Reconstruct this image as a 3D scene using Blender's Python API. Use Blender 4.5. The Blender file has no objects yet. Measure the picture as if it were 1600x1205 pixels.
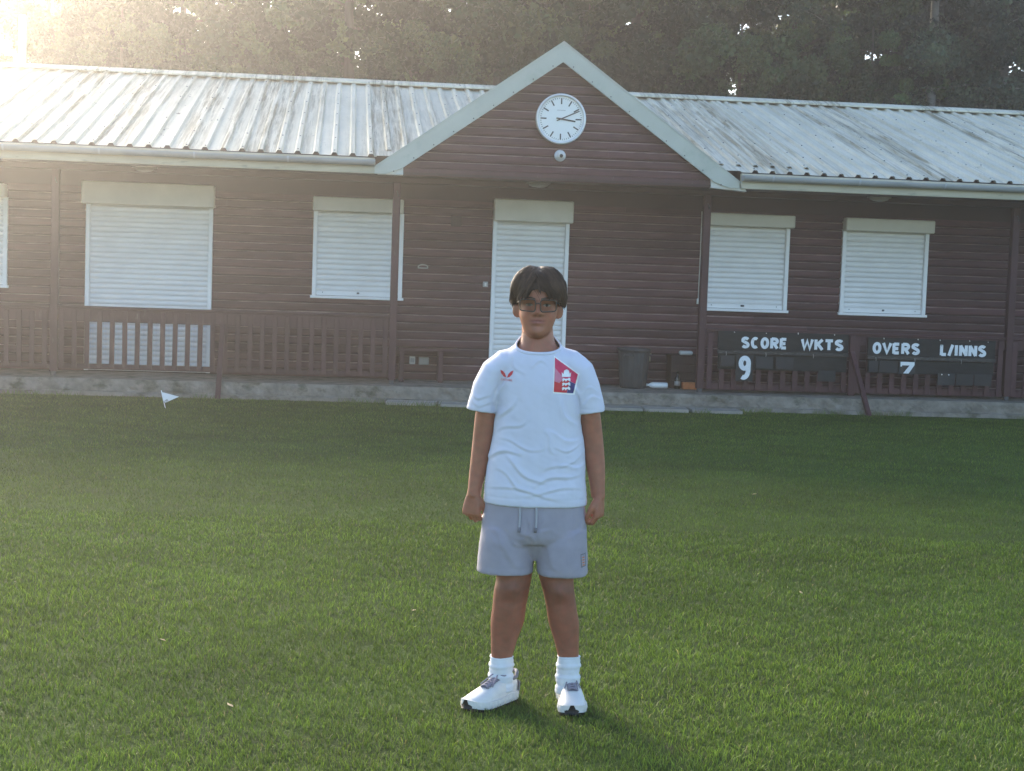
import bpy, bmesh, math, random
import numpy as np
from mathutils import Vector, Matrix, noise as mnoise
from mathutils.bvhtree import BVHTree

random.seed(7); rng = np.random.default_rng(7)
SC = bpy.context.scene; COL = SC.collection
R = math.radians

# ------------------------------------------------------------------ camera, sky, sun, exposure
cam = bpy.data.cameras.new('camera'); camo = bpy.data.objects.new('camera', cam); COL.objects.link(camo)
yaw, pitch, roll = .1093, .0714, .0344
Fv = Vector((math.sin(yaw)*math.cos(pitch), math.cos(yaw)*math.cos(pitch), -math.sin(pitch)))
Rv = Vector((math.cos(yaw), -math.sin(yaw), 0)); Uv = Rv.cross(Fv)
R2 = Rv*math.cos(roll)+Uv*math.sin(roll); U2 = -Rv*math.sin(roll)+Uv*math.cos(roll)
M = Matrix((R2, U2, -Fv)).transposed().to_4x4(); M.translation = Vector((0, -19.527, 1.553)); camo.matrix_world = M
cam.sensor_fit = 'HORIZONTAL'; cam.sensor_width = 36; cam.lens = 36*2419.7/1600; cam.clip_end = 600; cam.clip_start = .05
SC.camera = camo

SUN_AZ, SUN_EL = R(-20), R(19.5)
FLARE_HAZE = .0036  # density of the air volume added for the lens-flare veil
w = bpy.data.worlds.new('World'); SC.world = w; w.use_nodes = True
nt = w.node_tree; sky = nt.nodes.new('ShaderNodeTexSky'); sky.sky_type = 'NISHITA'; sky.sun_disc = False
sky.sun_elevation = SUN_EL; sky.sun_rotation = SUN_AZ; sky.air_density = 1.0; sky.dust_density = 1.0; sky.ozone_density = 2.5
nt.links.new(sky.outputs[0], nt.nodes['Background'].inputs[0]); nt.nodes['Background'].inputs[1].default_value = .15
sl = bpy.data.lights.new('sun', 'SUN'); so = bpy.data.objects.new('sun', sl); COL.objects.link(so)
sl.energy = 4.5; sl.angle = R(21); sl.color = (1, .86, .68)
sd = Vector((math.sin(SUN_AZ)*math.cos(SUN_EL), math.cos(SUN_AZ)*math.cos(SUN_EL), math.sin(SUN_EL)))
so.rotation_euler = sd.to_track_quat('Z', 'Y').to_euler(); so.location = sd*60
SC.view_settings.view_transform = 'Standard'; SC.view_settings.look = 'None'; SC.view_settings.gamma = 1
SC.view_settings.exposure = 1.65
SC.render.engine = 'CYCLES'; SC.cycles.use_denoising = True
SC.cycles.max_bounces = 8; SC.cycles.volume_bounces = 1; SC.cycles.transparent_max_bounces = 12
SC.cycles.sample_clamp_indirect = 4

# ------------------------------------------------------------------ materials
MATS = {}
def mat(name, base, rough=.6, var=.15, scale=6., stretch=(1, 1, 1), bump=.15, bscale=60., spec=.35, rnd=0., obj=False,
        metal=0., dark=None, dscale=3., dlo=.55, dhi=.7, dstretch=None, trans=0., attr=None, alpha=1., sheen=0., sss=0., bdist=.01):
    m = bpy.data.materials.new(name); m.use_nodes = True; MATS[name] = m
    N = m.node_tree.nodes; L = m.node_tree.links; b = N['Principled BSDF']
    if obj: src = N.new('ShaderNodeTexCoord').outputs['Object']
    else: src = N.new('ShaderNodeNewGeometry').outputs['Position']
    def noise(sc, st, det=4, rg=.6):
        mp = N.new('ShaderNodeMapping'); mp.inputs['Scale'].default_value = st; L.new(src, mp.inputs['Vector'])
        n = N.new('ShaderNodeTexNoise'); n.inputs['Scale'].default_value = sc; n.inputs['Detail'].default_value = det
        n.inputs['Roughness'].default_value = rg; L.new(mp.outputs[0], n.inputs['Vector']); return n.outputs['Fac']
    def mix(fac, a, c, kind='MIX'):
        x = N.new('ShaderNodeMix'); x.data_type = 'RGBA'; x.blend_type = kind
        if isinstance(fac, float): x.inputs[0].default_value = fac
        else: L.new(fac, x.inputs[0])
        for i, v in ((6, a), (7, c)):
            if isinstance(v, tuple): x.inputs[i].default_value = (*v[:3], 1)
            else: L.new(v, x.inputs[i])
        return x.outputs[2]
    def ramp(fac, lo, hi):
        r = N.new('ShaderNodeMapRange'); r.inputs[1].default_value = lo; r.inputs[2].default_value = hi; L.new(fac, r.inputs[0]); return r.outputs[0]
    if attr:
        a = N.new('ShaderNodeAttribute'); a.attribute_name = attr; c0 = a.outputs['Color']
        f = ramp(noise(scale, stretch), .3, .7)
        c = mix(f, mix(1., c0, (1-var,)*3, 'MULTIPLY'), mix(1., c0, (1+var,)*3, 'MULTIPLY'))
    else:
        f = ramp(noise(scale, stretch), .3, .7)
        c = mix(f, tuple(v*(1-var) for v in base), tuple(v*(1+var) for v in base))
    if dark:
        d = ramp(noise(dscale, dstretch or stretch, 6, .65), dlo, dhi); c = mix(d, c, dark)
    if rnd:
        oi = N.new('ShaderNodeObjectInfo'); r = N.new('ShaderNodeMapRange'); r.inputs[3].default_value = 1-rnd; r.inputs[4].default_value = 1+rnd
        L.new(oi.outputs['Random'], r.inputs[0]); c = mix(1., c, r.outputs[0], 'MULTIPLY')
    L.new(c, b.inputs['Base Color'])
    b.inputs['Roughness'].default_value = rough; b.inputs['Specular IOR Level'].default_value = spec; b.inputs['Metallic'].default_value = metal
    if alpha < 1: b.inputs['Alpha'].default_value = alpha
    if sheen: b.inputs['Sheen Weight'].default_value = sheen
    if sss:
        b.inputs['Subsurface Weight'].default_value = sss; b.inputs['Subsurface Radius'].default_value = (.012, .004, .002); b.inputs['Subsurface Scale'].default_value = 1
    if bump:
        bp = N.new('ShaderNodeBump'); bp.inputs['Strength'].default_value = bump; bp.inputs['Distance'].default_value = bdist
        L.new(noise(bscale, stretch, 5), bp.inputs['Height']); L.new(bp.outputs[0], b.inputs['Normal'])
    if trans:
        t = N.new('ShaderNodeBsdfTranslucent'); L.new(c, t.inputs['Color']); ms = N.new('ShaderNodeMixShader'); ms.inputs[0].default_value = trans
        L.new(b.outputs[0], ms.inputs[1]); L.new(t.outputs[0], ms.inputs[2]); L.new(ms.outputs[0], N['Material Output'].inputs['Surface'])
    return m

mat('board', (.070, .0255, .029), .5, .35, 2.2, (1.2, 3, 16), .35, 22., .22, rnd=.28, dark=(.145, .088, .088), dscale=5., dlo=.58, dhi=.85, dstretch=(.6, 2, 14))
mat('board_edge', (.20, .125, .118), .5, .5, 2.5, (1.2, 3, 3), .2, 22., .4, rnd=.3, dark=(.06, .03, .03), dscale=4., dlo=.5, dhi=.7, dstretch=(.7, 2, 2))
mat('wood', (.066, .025, .029), .5, .22, 3., (1, 1, 1), .2, 40., .25, rnd=.1, dark=(.13, .10, .09), dscale=9., dlo=.62, dhi=.75, dstretch=(4, 4, .8))
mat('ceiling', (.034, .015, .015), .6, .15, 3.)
mat('white_wood', (.66, .65, .60), .6, .08, 8., (1, 1, 6), .3, 30., dark=(.16, .14, .12), dscale=7., dlo=.66, dhi=.72, dstretch=(1.2, 1, 9))
mat('fascia', (.50, .46, .36), .6, .15, 2., (1, 1, 8), .2, 30., dark=(.2, .18, .14), dscale=4., dlo=.6, dhi=.8, dstretch=(1, 1, 5))
mat('shutter', (.76, .735, .72), .42, .05, 3., (1, 1, 1), .05, 30., .45, rnd=.03)
mat('shutter_box', (.62, .57, .49), .5, .06, 3., (1, 1, 1), .04, 30., .4)
mat('frame_white', (.80, .78, .77), .4, .04, 3.)
mat('barge', (.45, .465, .405), .45, .07, 2.5, (1, 1, 1), .05, 20., .45, dark=(.28, .34, .28), dscale=3., dlo=.55, dhi=.85)
mat('gutter', (.33, .345, .36), .42, .10, 3., (1, 1, 1), .05, 30., .5)
mat('gutter_joint', (.42, .45, .48), .4, .05, 3.)
mat('steel_dark', (.06, .06, .065), .5, .1, 5.)
mat('concrete', (.215, .19, .16), .85, .3, 7., (1, 1, 1), .6, 35., .2, dark=(.09, .085, .06), dscale=4.5, dlo=.54, dhi=.68, dstretch=(1, 1, 1.5), bdist=.02)
mat('paving', (.30, .28, .245), .85, .15, 9., (1, 1, 1), .5, 40., .2, rnd=.1, dark=(.14, .14, .09), dscale=6., dlo=.6, dhi=.72)
mat('rubber', (.012, .012, .013), .6, .2, 10.)
mat('bin_plastic', (.035, .035, .038), .5, .25, 7., (1, 1, .4), .1, 40., .45)
mat('board_black', (.017, .017, .018), .6, .4, 5., (1, 1, 4), .3, 40., .2, dark=(.08, .075, .07), dscale=9., dlo=.66, dhi=.74, dstretch=(1, 1, 4))
mat('plate_black', (.026, .026, .029), .55, .25, 8., (1, 1, 1), .15, 30., .25, rnd=.15)
mat('ledge', (.05, .045, .042), .75, .5, 9., (1, 1, 5), .7, 40., .3, dark=(.14, .125, .11), dscale=12., dlo=.55, dhi=.65, dstretch=(1, 1, 6))
mat('letter', (.74, .75, .76), .6, .08, 9., (1, 1, 1), .1, 40., .3, dark=(.06, .06, .065), dscale=17., dlo=.64, dhi=.68, dstretch=(2.2, 1, 1))
mat('clock_face', (.80, .80, .78), .35, .02, 3., bump=0)
mat('clock_black', (.015, .015, .017), .5, .05, 3., bump=0)
mat('clock_rim', (.62, .63, .65), .3, .04, 3., bump=0, metal=.3)
mat('grey_plastic', (.32, .31, .30), .5, .08, 5.)
mat('pale_plastic', (.62, .61, .58), .5, .06, 5.)
mat('brass', (.5, .42, .28), .35, .15, 20., metal=.6)
mat('brick', (.52, .17, .06), .8, .2, 20., (1, 1, 1), .5, 60.)
mat('glass_dark', (.02, .018, .014), .12, .1, 5., bump=0, spec=.6)
mat('white_plastic', (.8, .8, .8), .4, .04, 8., bump=0)
mat('orange', (.5, .12, .03), .5, .1, 5.)
mat('flag_white', (.82, .82, .82), .7, .04, 10.)
mat('pole', (.5, .49, .46), .8, .1, 4.)
mat('bark', (.09, .075, .06), .9, .35, 4., (3, 3, .6), .8, 12., .2, bdist=.05)
mat('birch', (.24, .225, .205), .8, .2, 3., (1, 1, 1), .4, 12., .2, dark=(.05, .045, .04), dscale=3., dlo=.55, dhi=.62, dstretch=(1, 1, 4))
mat('leaf', (.05, .08, .03), .55, .35, .9, bump=0, trans=.3, attr='Col')
mat('grass', (.1, .2, .05), .6, .22, .55, bump=0, spec=.25, trans=.35, attr='Col')
mat('ground', (.045, .075, .016), .95, .35, 1.4, (1, 1, 1), .8, 45., .1, dark=(.09, .08, .045), dscale=3., dlo=.6, dhi=.8, bdist=.03)
mat('dry_leaf', (.42, .30, .16), .7, .2, 20.)
# person
mat('skin', (.25, .12, .08), .5, .07, 30., obj=True, attr='Col', bump=.05, bscale=300., spec=.35, sss=.12, bdist=.002)
mat('hair', (.034, .021, .015), .5, .2, 60., obj=True, bump=0, spec=.14, attr='Col')
mat('scalp', (.022, .015, .012), .6, .3, 60., obj=True, bump=0, spec=.2)
mat('cotton', (.61, .62, .71), .85, .025, 12., obj=True, bump=.1, bscale=420., spec=.15, sheen=.1, bdist=.002)
mat('shorts', (.315, .295, .34), .85, .05, 20., obj=True, bump=.12, bscale=400., spec=.15, sheen=.1, bdist=.002)
mat('cord', (.36, .36, .39), .8, .05, 60., obj=True, bump=.1, bscale=300.)
mat('sock', (.66, .68, .72), .9, .04, 40., obj=True, bump=.2, bscale=350., spec=.1, bdist=.002)
mat('shoe_white', (.66, .64, .61), .5, .06, 25., obj=True, bump=.08, bscale=200., dark=(.38, .36, .31), dscale=22., dlo=.62, dhi=.8)
mat('shoe_grey', (.17, .165, .19), .7, .1, 40., obj=True)
mat('lace', (.26, .235, .28), .8, .08, 90., obj=True)
mat('crest_red', (.62, .035, .11), .6, .05, 30., obj=True, bump=0)
mat('crest_pink', (.62, .20, .28), .6, .05, 30., obj=True, bump=0)
mat('crest_scarlet', (.58, .035, .045), .6, .05, 30., obj=True, bump=0)
mat('crest_navy', (.05, .045, .16), .6, .05, 30., obj=True, bump=0)
mat('print_white', (.84, .84, .84), .6, .02, 30., obj=True, bump=0)
mat('eye_white', (.26, .22, .19), .5, .03, 60., obj=True, bump=0)
mat('eye_dark', (.012, .008, .006), .2, .05, 60., obj=True, bump=0)
mat('specs', (.03, .022, .018), .35, .1, 60., obj=True, bump=0, spec=.5)
mat('brow', (.03, .02, .015), .7, .2, 90., obj=True, bump=0)
mat('nail', (.42, .24, .19), .4, .05, 60., obj=True, bump=0)
def lens_mat():
    m = bpy.data.materials.new('lens'); m.use_nodes = True; N = m.node_tree.nodes; L = m.node_tree.links; MATS['lens'] = m
    t = N.new('ShaderNodeBsdfTransparent'); t.inputs[0].default_value = (.92, .91, .90, 1); g = N.new('ShaderNodeBsdfGlossy'); g.inputs['Roughness'].default_value = .05
    g.inputs['Color'].default_value = (.5, .5, .5, 1)
    lw = N.new('ShaderNodeFresnel'); lw.inputs['IOR'].default_value = 1.25; mx = N.new('ShaderNodeMixShader')
    L.new(lw.outputs[0], mx.inputs[0]); L.new(t.outputs[0], mx.inputs[1]); L.new(g.outputs[0], mx.inputs[2]); L.new(mx.outputs[0], N['Material Output'].inputs['Surface'])
lens_mat()
def roof_mat():
    m = bpy.data.materials.new('roof_metal'); m.use_nodes = True; N = m.node_tree.nodes; L = m.node_tree.links; MATS['roof_metal'] = m
    b = N['Principled BSDF']; pos = N.new('ShaderNodeNewGeometry').outputs['Position']
    def noise(st, sc, det=5, rg=.65):
        mp = N.new('ShaderNodeMapping'); mp.inputs['Scale'].default_value = st; L.new(pos, mp.inputs[0])
        n = N.new('ShaderNodeTexNoise'); n.inputs['Scale'].default_value = sc; n.inputs['Detail'].default_value = det; n.inputs['Roughness'].default_value = rg
        L.new(mp.outputs[0], n.inputs['Vector']); return n.outputs['Fac']
    def rmp(f, lo, hi):
        r = N.new('ShaderNodeMapRange'); r.inputs[1].default_value = lo; r.inputs[2].default_value = hi; L.new(f, r.inputs[0]); return r.outputs[0]
    def mth(op, a, c):
        x = N.new('ShaderNodeMath'); x.operation = op
        for i, v in enumerate((a, c)):
            if isinstance(v, (int, float)): x.inputs[i].default_value = v
            else: L.new(v, x.inputs[i])
        return x.outputs[0]
    def mix(f, a, c):
        x = N.new('ShaderNodeMix'); x.data_type = 'RGBA'; L.new(f, x.inputs[0])
        for i, v in ((6, a), (7, c)):
            if isinstance(v, tuple): x.inputs[i].default_value = (*v, 1)
            else: L.new(v, x.inputs[i])
        return x.outputs[2]
    base = mix(rmp(noise((1, .3, .3), 2.2), .35, .65), (.57, .54, .43), (.70, .65, .52))
    band = rmp(noise((1, .02, .02), 2.6, 2), .42, .58)                # which strips are dirty
    streak = rmp(noise((14, .5, .5), 1.6, 6, .7), .42, .6)           # long streaks down the slope
    c = mix(mth('MULTIPLY', mth('MULTIPLY', band, streak), .9), base, (.25, .22, .15))
    spot = rmp(noise((5, 1.6, 1.6), 3.4, 8, .75), .60, .66)
    c = mix(mth('MULTIPLY', spot, rmp(noise((1, .15, .15), 1.3, 2), .45, .6)), c, (.12, .10, .07))
    L.new(c, b.inputs['Base Color']); b.inputs['Roughness'].default_value = .7; b.inputs['Specular IOR Level'].default_value = .2
    bp = N.new('ShaderNodeBump'); bp.inputs['Strength'].default_value = .08; bp.inputs['Distance'].default_value = .01
    L.new(noise((1, .4, .4), 4.), bp.inputs['Height']); L.new(bp.outputs[0], b.inputs['Normal'])
roof_mat()

# ------------------------------------------------------------------ helpers
WL = {}                                   # world location of every (unrotated) parent
def link(o, name, parent=None, loc=(0, 0, 0)):
    COL.objects.link(o); loc = Vector(loc)
    if parent is not None:
        o.parent = parent; o.location = loc - WL.get(parent.name, Vector())
    else: o.location = loc
    WL[o.name] = loc
    return o
def tag(o, label=None, cat=None, group=None, kind=None):
    if label: o['label'] = label
    if cat: o['category'] = cat
    if group: o['group'] = group
    if kind: o['kind'] = kind
    return o
def empty(name, loc, label=None, cat=None, group=None, parent=None):
    o = bpy.data.objects.new(name, None); o.empty_display_size = .1; link(o, name, parent, loc); return tag(o, label, cat, group)
def mk(name, v, f, m, parent=None, loc=(0, 0, 0), smooth=False):
    me = bpy.data.meshes.new(name); me.from_pydata([tuple(map(float, q)) for q in v], [], [tuple(map(int, q)) for q in f]); me.update()
    me.materials.append(MATS[m])
    if smooth: me.polygons.foreach_set('use_smooth', [True]*len(me.polygons))
    return link(bpy.data.objects.new(name, me), name, parent, loc)
def reuse(name, me, parent=None, loc=(0, 0, 0)):
    return link(bpy.data.objects.new(name, me), name, parent, loc)
def box_vf(sx, sy, sz, b):
    """chamfered box centred at the origin"""
    hx, hy, hz = sx/2, sy/2, sz/2; b = min(b, hx*.9, hy*.9, hz*.9)
    v = []; f = []
    bm = bmesh.new(); bmesh.ops.create_cube(bm, size=1)
    for q in bm.verts: q.co = Vector((q.co.x*sx, q.co.y*sy, q.co.z*sz))
    if b > 0: bmesh.ops.bevel(bm, geom=bm.edges[:], offset=b, segments=1, affect='EDGES')
    v = [tuple(q.co) for q in bm.verts]; f = [[q.index for q in p.verts] for p in bm.faces]; bm.free()
    return v, f
BOXES = {}
def box(name, x0, x1, y0, y1, z0, z1, m, parent=None, b=.004):
    key = (round(x1-x0, 4), round(y1-y0, 4), round(z1-z0, 4), m, b)
    c = ((x0+x1)/2, (y0+y1)/2, (z0+z1)/2)
    if key not in BOXES:
        v, f = box_vf(x1-x0, y1-y0, z1-z0, b); o = mk(name, v, f, m, parent, c); BOXES[key] = o.data; return o
    return reuse(name, BOXES[key], parent, c)
def tube_vf(pts, rad, n=8, cap=True, flat=None):
    """tube through pts; rad scalar or list; parallel frames"""
    pts = [Vector(p) for p in pts]; k = len(pts); rad = rad if isinstance(rad, (list, tuple)) else [rad]*k
    v = []; f = []; ref = None
    for i, p in enumerate(pts):
        t = (pts[min(i+1, k-1)]-pts[max(i-1, 0)]).normalized()
        if ref is None:
            ref = t.cross(Vector((0, 1, 0))) if abs(t.y) < .9 else t.cross(Vector((1, 0, 0)))
        a = (ref - t*ref.dot(t)).normalized(); ref = a; c = t.cross(a)
        for j in range(n):
            g = 2*math.pi*j/n; r = rad[i]; fl = flat if flat else 1
            v.append(p + a*r*math.cos(g) + c*r*fl*math.sin(g))
    for i in range(k-1):
        for j in range(n): f.append((i*n+j, i*n+(j+1) % n, (i+1)*n+(j+1) % n, (i+1)*n+j))
    if cap: f.append(tuple(range(n))[::-1]); f.append(tuple((k-1)*n+j for j in range(n)))
    return v, f
def tube(name, pts, rad, m, parent=None, n=8, flat=None, smooth=True, local=False):
    v, f = tube_vf(pts, rad, n, True, flat)
    o = Vector(pts[0]) if not local else Vector()
    return mk(name, [q-o for q in v], f, m, parent, o, smooth)
def lathe_vf(prof, n=24):
    v = []; f = []
    for r, z in prof:
        for j in range(n): g = 2*math.pi*j/n; v.append((r*math.cos(g), r*math.sin(g), z))
    for i in range(len(prof)-1):
        for j in range(n): f.append((i*n+j, i*n+(j+1) % n, (i+1)*n+(j+1) % n, (i+1)*n+j))
    f.append(tuple(range(n))[::-1]); f.append(tuple((len(prof)-1)*n+j for j in range(n)))
    return v, f
def prism(name, poly, y0, y1, m, parent=None, loc=(0, 0, 0)):
    """polygon in x,z extruded along y"""
    n = len(poly); v = [(x, y0, z) for x, z in poly]+[(x, y1, z) for x, z in poly]
    f = [tuple(range(n)), tuple(range(2*n-1, n-1, -1))]+[(i, n+i, n+(i+1) % n, (i+1) % n) for i in range(n)]
    o = mk(name, v, f, m, parent, loc); me = o.data; bm = bmesh.new(); bm.from_mesh(me); bmesh.ops.recalc_face_normals(bm, faces=bm.faces); bm.to_mesh(me); bm.free(); return o
def join_vf(parts):
    v = []; f = []
    for a, b in parts:
        k = len(v); v += list(a); f += [tuple(i+k for i in q) for q in b]
    return v, f
def np_mesh(name, V, F, m, cols=None, parent=None, smooth=False, loc=(0, 0, 0)):
    """fast mesh from numpy: V (n,3), F (k,3 or 4)"""
    me = bpy.data.meshes.new(name); n = len(V); k, s = F.shape
    me.vertices.add(n); me.vertices.foreach_set('co', V.astype(np.float32).ravel())
    me.loops.add(k*s); me.loops.foreach_set('vertex_index', F.astype(np.int32).ravel())
    me.polygons.add(k); me.polygons.foreach_set('loop_start', np.arange(0, k*s, s, dtype=np.int32)); me.polygons.foreach_set('loop_total', np.full(k, s, np.int32))
    if smooth: me.polygons.foreach_set('use_smooth', np.ones(k, bool))
    if cols is not None:
        a = me.color_attributes.new('Col', 'FLOAT_COLOR', 'POINT'); c = np.ones((n, 4), np.float32); c[:, :3] = cols; a.data.foreach_set('color', c.ravel())
    me.materials.append(MATS[m]); me.update(); me.validate()
    return link(bpy.data.objects.new(name, me), name, parent, loc)
def fnoise(x, y, s, seed=0.):
    return np.array([mnoise.noise(Vector((a*s+seed, b*s-seed, seed*1.7))) for a, b in zip(x, y)])

# ------------------------------------------------------------------ ground, terrace, paving
v, f = [], []
g = mk('ground', [(-70, -60, 0), (75, -60, 0), (75, 75, 0), (-70, 75, 0)], [(0, 1, 2, 3)], 'ground'); tag(g, kind='structure')
def rough_slab(name, x0, x1, y0, y1, z0, z1, m, nx, nz, amp, seed, kind=None, parent=None):
    """a block whose front face and front edge are worn"""
    v = []; f = []; ny = 3
    path = [(y1, z0)]+[(y1, z1)]+[(y1+(y0-y1)*i/ny, z1) for i in range(1, ny+1)]+[(y0, z1+(z0-z1)*i/nz) for i in range(1, nz+1)]
    k = len(path)
    for i in range(nx+1):
        x = x0+(x1-x0)*i/nx
        for j, (y, z) in enumerate(path):
            n = mnoise.noise(Vector((x*7+seed, z*9, seed))) + .6*mnoise.noise(Vector((x*19+seed, z*21, seed+3)))
            e = 1 if j >= ny+1 else .0
            edge = .6 if j == ny+1 else 0
            v.append((x, y + amp*n*e*(1 if j > ny+1 else .5) + (abs(n)*amp*edge), z - abs(n)*amp*edge*.5))
    for i in range(nx):
        for j in range(k-1): f.append((i*k+j, (i+1)*k+j, (i+1)*k+j+1, i*k+j+1))
    f.append(tuple(range(k))); f.append(tuple(nx*k+j for j in range(k))[::-1])
    o = mk(name, v, f, m, parent); me = o.data; bm = bmesh.new(); bm.from_mesh(me); bmesh.ops.recalc_face_normals(bm, faces=bm.faces); bm.to_mesh(me); bm.free()
    return o
ter = rough_slab('terrace', -7.6, 12.5, -1.265, 9.0, -.05, .19, 'concrete', 420, 6, .022, 3.1); tag(ter, kind='structure')
strip = rough_slab('edging_strip', -7.6, 12.5, -1.36, -1.22, -.05, .05, 'concrete', 300, 2, .03, 8.7); tag(strip, kind='structure')
path = mk('path', [(.5, -1.66, .002), (4.85, -1.66, .002), (4.85, -1.27, .002), (.5, -1.27, .002)], [(0, 1, 2, 3)], 'ground'); tag(path, kind='structure')
xs = [.52, 1.12, 1.71, 2.33, 2.95, 3.55, 4.1, 4.72]
for i in range(7):
    a, b = xs[i]+random.uniform(.005, .02), xs[i+1]-random.uniform(.005, .02); d = -1.66+random.uniform(-.05, .06); sk = random.uniform(-.05, .05)
    h = .035+random.uniform(0, .012); c = random.uniform(.03, .09)
    poly = [(a, -1.375), (b, -1.375), (b+sk, d), (b+sk-(b-a)*.5, d-random.uniform(0, .03)), (a+sk+c, d), (a+sk*.6, d+.06)]
    n = len(poly); vv = [(x, y, h+(y+1.375)*.02) for x, y in poly]+[(x, y, -.03) for x, y in poly]
    ff = [tuple(range(n))[::-1]]+[(j, (j+1) % n, n+(j+1) % n, n+j) for j in range(n)]
    o = mk('paving_slab', vv, ff, 'paving', path)

# ------------------------------------------------------------------ pavilion
P = empty('pavilion', (2.44, 0, .19), 'long maroon timber cricket pavilion with pale ribbed metal roof and clock gable', 'pavilion')
XL, XR = -7.5, 12.4
openings = [(-5.25, -4.10, 1.21, 2.30), (-3.17, -1.64, .19, 2.30), (-.41, .71, 1.21, 2.30), (1.83, 2.80, .19, 2.30), (4.54, 5.66, 1.21, 2.30), (6.36, 7.51, 1.21, 2.30), (9.2, 10.3, 1.21, 2.30)]
wall = box('wall', XL, XR, .035, 8.6, .19, 2.69, 'ceiling', P, b=0)
# weatherboards, one object each, stopped at the openings
PIT = .104; prof = [(.03, 0), (-.020, 0), (-.0260, .003), (-.0250, .072), (-.0225, .079), (-.005, .0845), (.008, .088), (.008, .1035), (.03, .1035)]
def board_mesh():
    n = len(prof); v = [(-.5, y, z) for y, z in prof]+[(.5, y, z) for y, z in prof]
    f = [tuple(range(n)), tuple(range(2*n-1, n-1, -1))]+[(i, n+i, n+(i+1) % n, (i+1) % n) for i in range(n)]
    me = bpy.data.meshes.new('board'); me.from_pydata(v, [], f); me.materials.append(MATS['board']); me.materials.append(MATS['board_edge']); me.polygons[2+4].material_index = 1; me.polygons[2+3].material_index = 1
    bm = bmesh.new(); bm.from_mesh(me); bmesh.ops.recalc_face_normals(bm, faces=bm.faces); bm.to_mesh(me); bm.free(); return me
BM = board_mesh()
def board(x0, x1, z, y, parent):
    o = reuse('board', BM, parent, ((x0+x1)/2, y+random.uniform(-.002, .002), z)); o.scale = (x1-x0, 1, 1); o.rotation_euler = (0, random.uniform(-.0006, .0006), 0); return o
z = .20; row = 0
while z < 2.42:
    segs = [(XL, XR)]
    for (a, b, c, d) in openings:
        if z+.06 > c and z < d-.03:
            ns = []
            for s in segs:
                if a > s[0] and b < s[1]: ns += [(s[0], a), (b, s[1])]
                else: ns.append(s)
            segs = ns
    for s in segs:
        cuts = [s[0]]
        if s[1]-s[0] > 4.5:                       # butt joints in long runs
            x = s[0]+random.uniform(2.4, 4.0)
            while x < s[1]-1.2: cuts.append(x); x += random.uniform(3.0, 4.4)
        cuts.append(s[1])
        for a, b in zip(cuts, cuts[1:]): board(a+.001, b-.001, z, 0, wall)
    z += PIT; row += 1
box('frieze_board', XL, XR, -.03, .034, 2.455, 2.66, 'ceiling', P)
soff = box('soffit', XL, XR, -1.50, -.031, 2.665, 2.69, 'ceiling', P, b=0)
# roller shutters
def shutter(x0, x1, z0, z1, zb, box_x0, box_x1, sill, name='roller_shutter', label=None, split=.066):
    fr = .05
    vf = [box_vf(fr, .05, z1-z0, .004), box_vf(fr, .05, z1-z0, .004)]
    a = [(q[0]+x0+fr/2, q[1]-.035, q[2]+(z0+z1)/2) for q in vf[0][0]]; b = [(q[0]+x1-fr/2, q[1]-.035, q[2]+(z0+z1)/2) for q in vf[1][0]]
    bk = box_vf(x1-x0-.02, .02, z1-z0, 0); c = [(q[0]+(x0+x1)/2, q[1]+.02, q[2]+(z0+z1)/2) for q in bk[0]]
    V, F = join_vf([(a, vf[0][1]), (b, vf[1][1]), (c, bk[1])])
    cx = (x0+x1)/2; o = mk(name, [(q[0]-cx, q[1], q[2]-z0) for q in V], F, 'frame_white', P, (cx, 0, z0))
    if label: o['label'] = label
    # curved slats
    W = x1-x0-2*fr-.004; n = 6; pr = [(-.012-.011*math.sin(math.pi*i/n)**.8, split*.94*i/n) for i in range(n+1)]
    V = []; F = []
    for xx in (-W/2, W/2):
        V += [(xx, y, zz) for y, zz in pr]+[(xx, .0, split*.94), (xx, .0, 0)]
    k = n+3; F = [tuple(range(k)), tuple(range(2*k-1, k-1, -1))]+[(i, k+i, k+(i+1) % k, (i+1) % k) for i in range(k)]
    me = None; zz = z0+.062
    bot = box('bottom_bar', x0+fr+.002, x1-fr-.002, -.034, -.006, z0+.003, z0+.06, 'frame_white', o)
    while zz < z1+.02:
        if me is None: s = mk('slat', V, F, 'shutter', o, (cx, 0, zz)); me = s.data
        else: s = reuse('slat', me, o, (cx, random.uniform(-.001, .001), zz))
        zz += split
    d = .17
    bx = box('shutter_box', box_x0, box_x1, -d, .03, z1-.005, zb, 'shutter_box', o, b=.012)
    if sill: box('sill', x0-.02, x1+.02, -.075, -.012, z0-.035, z0-.001, 'frame_white', o)
    if z0 > .5 or True:
        tube('lock', [(cx+random.uniform(-.05, .05), -.034, z0+.04), (cx, -.042, z0+.04)], .011, 'steel_dark', o, 10)
        for sx in (-1, 1): tube('lock', [(cx+sx*(W/2-.08), -.034, z0+.04), (cx+sx*(W/2-.08), -.04, z0+.04)], .006, 'steel_dark', o, 8)
    return o
shutter(-5.25, -4.10, 1.215, 2.28, 2.44, -5.26, -4.11, True)
shutter(-3.17, -1.64, .205, 2.245, 2.515, -3.21, -1.62, False, split=.063)
shutter(-.41, .71, 1.215, 2.265, 2.435, -.42, .70, True)
shutter(1.83, 2.80, .205, 2.225, 2.495, 1.83, 2.83, False, split=.066)
shutter(4.54, 5.66, 1.215, 2.27, 2.425, 4.54, 5.69, True)
shutter(6.36, 7.51, 1.215, 2.27, 2.43, 6.36, 7.54, True)
shutter(9.2, 10.3, 1.215, 2.27, 2.43, 9.2, 10.3, True)
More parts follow.
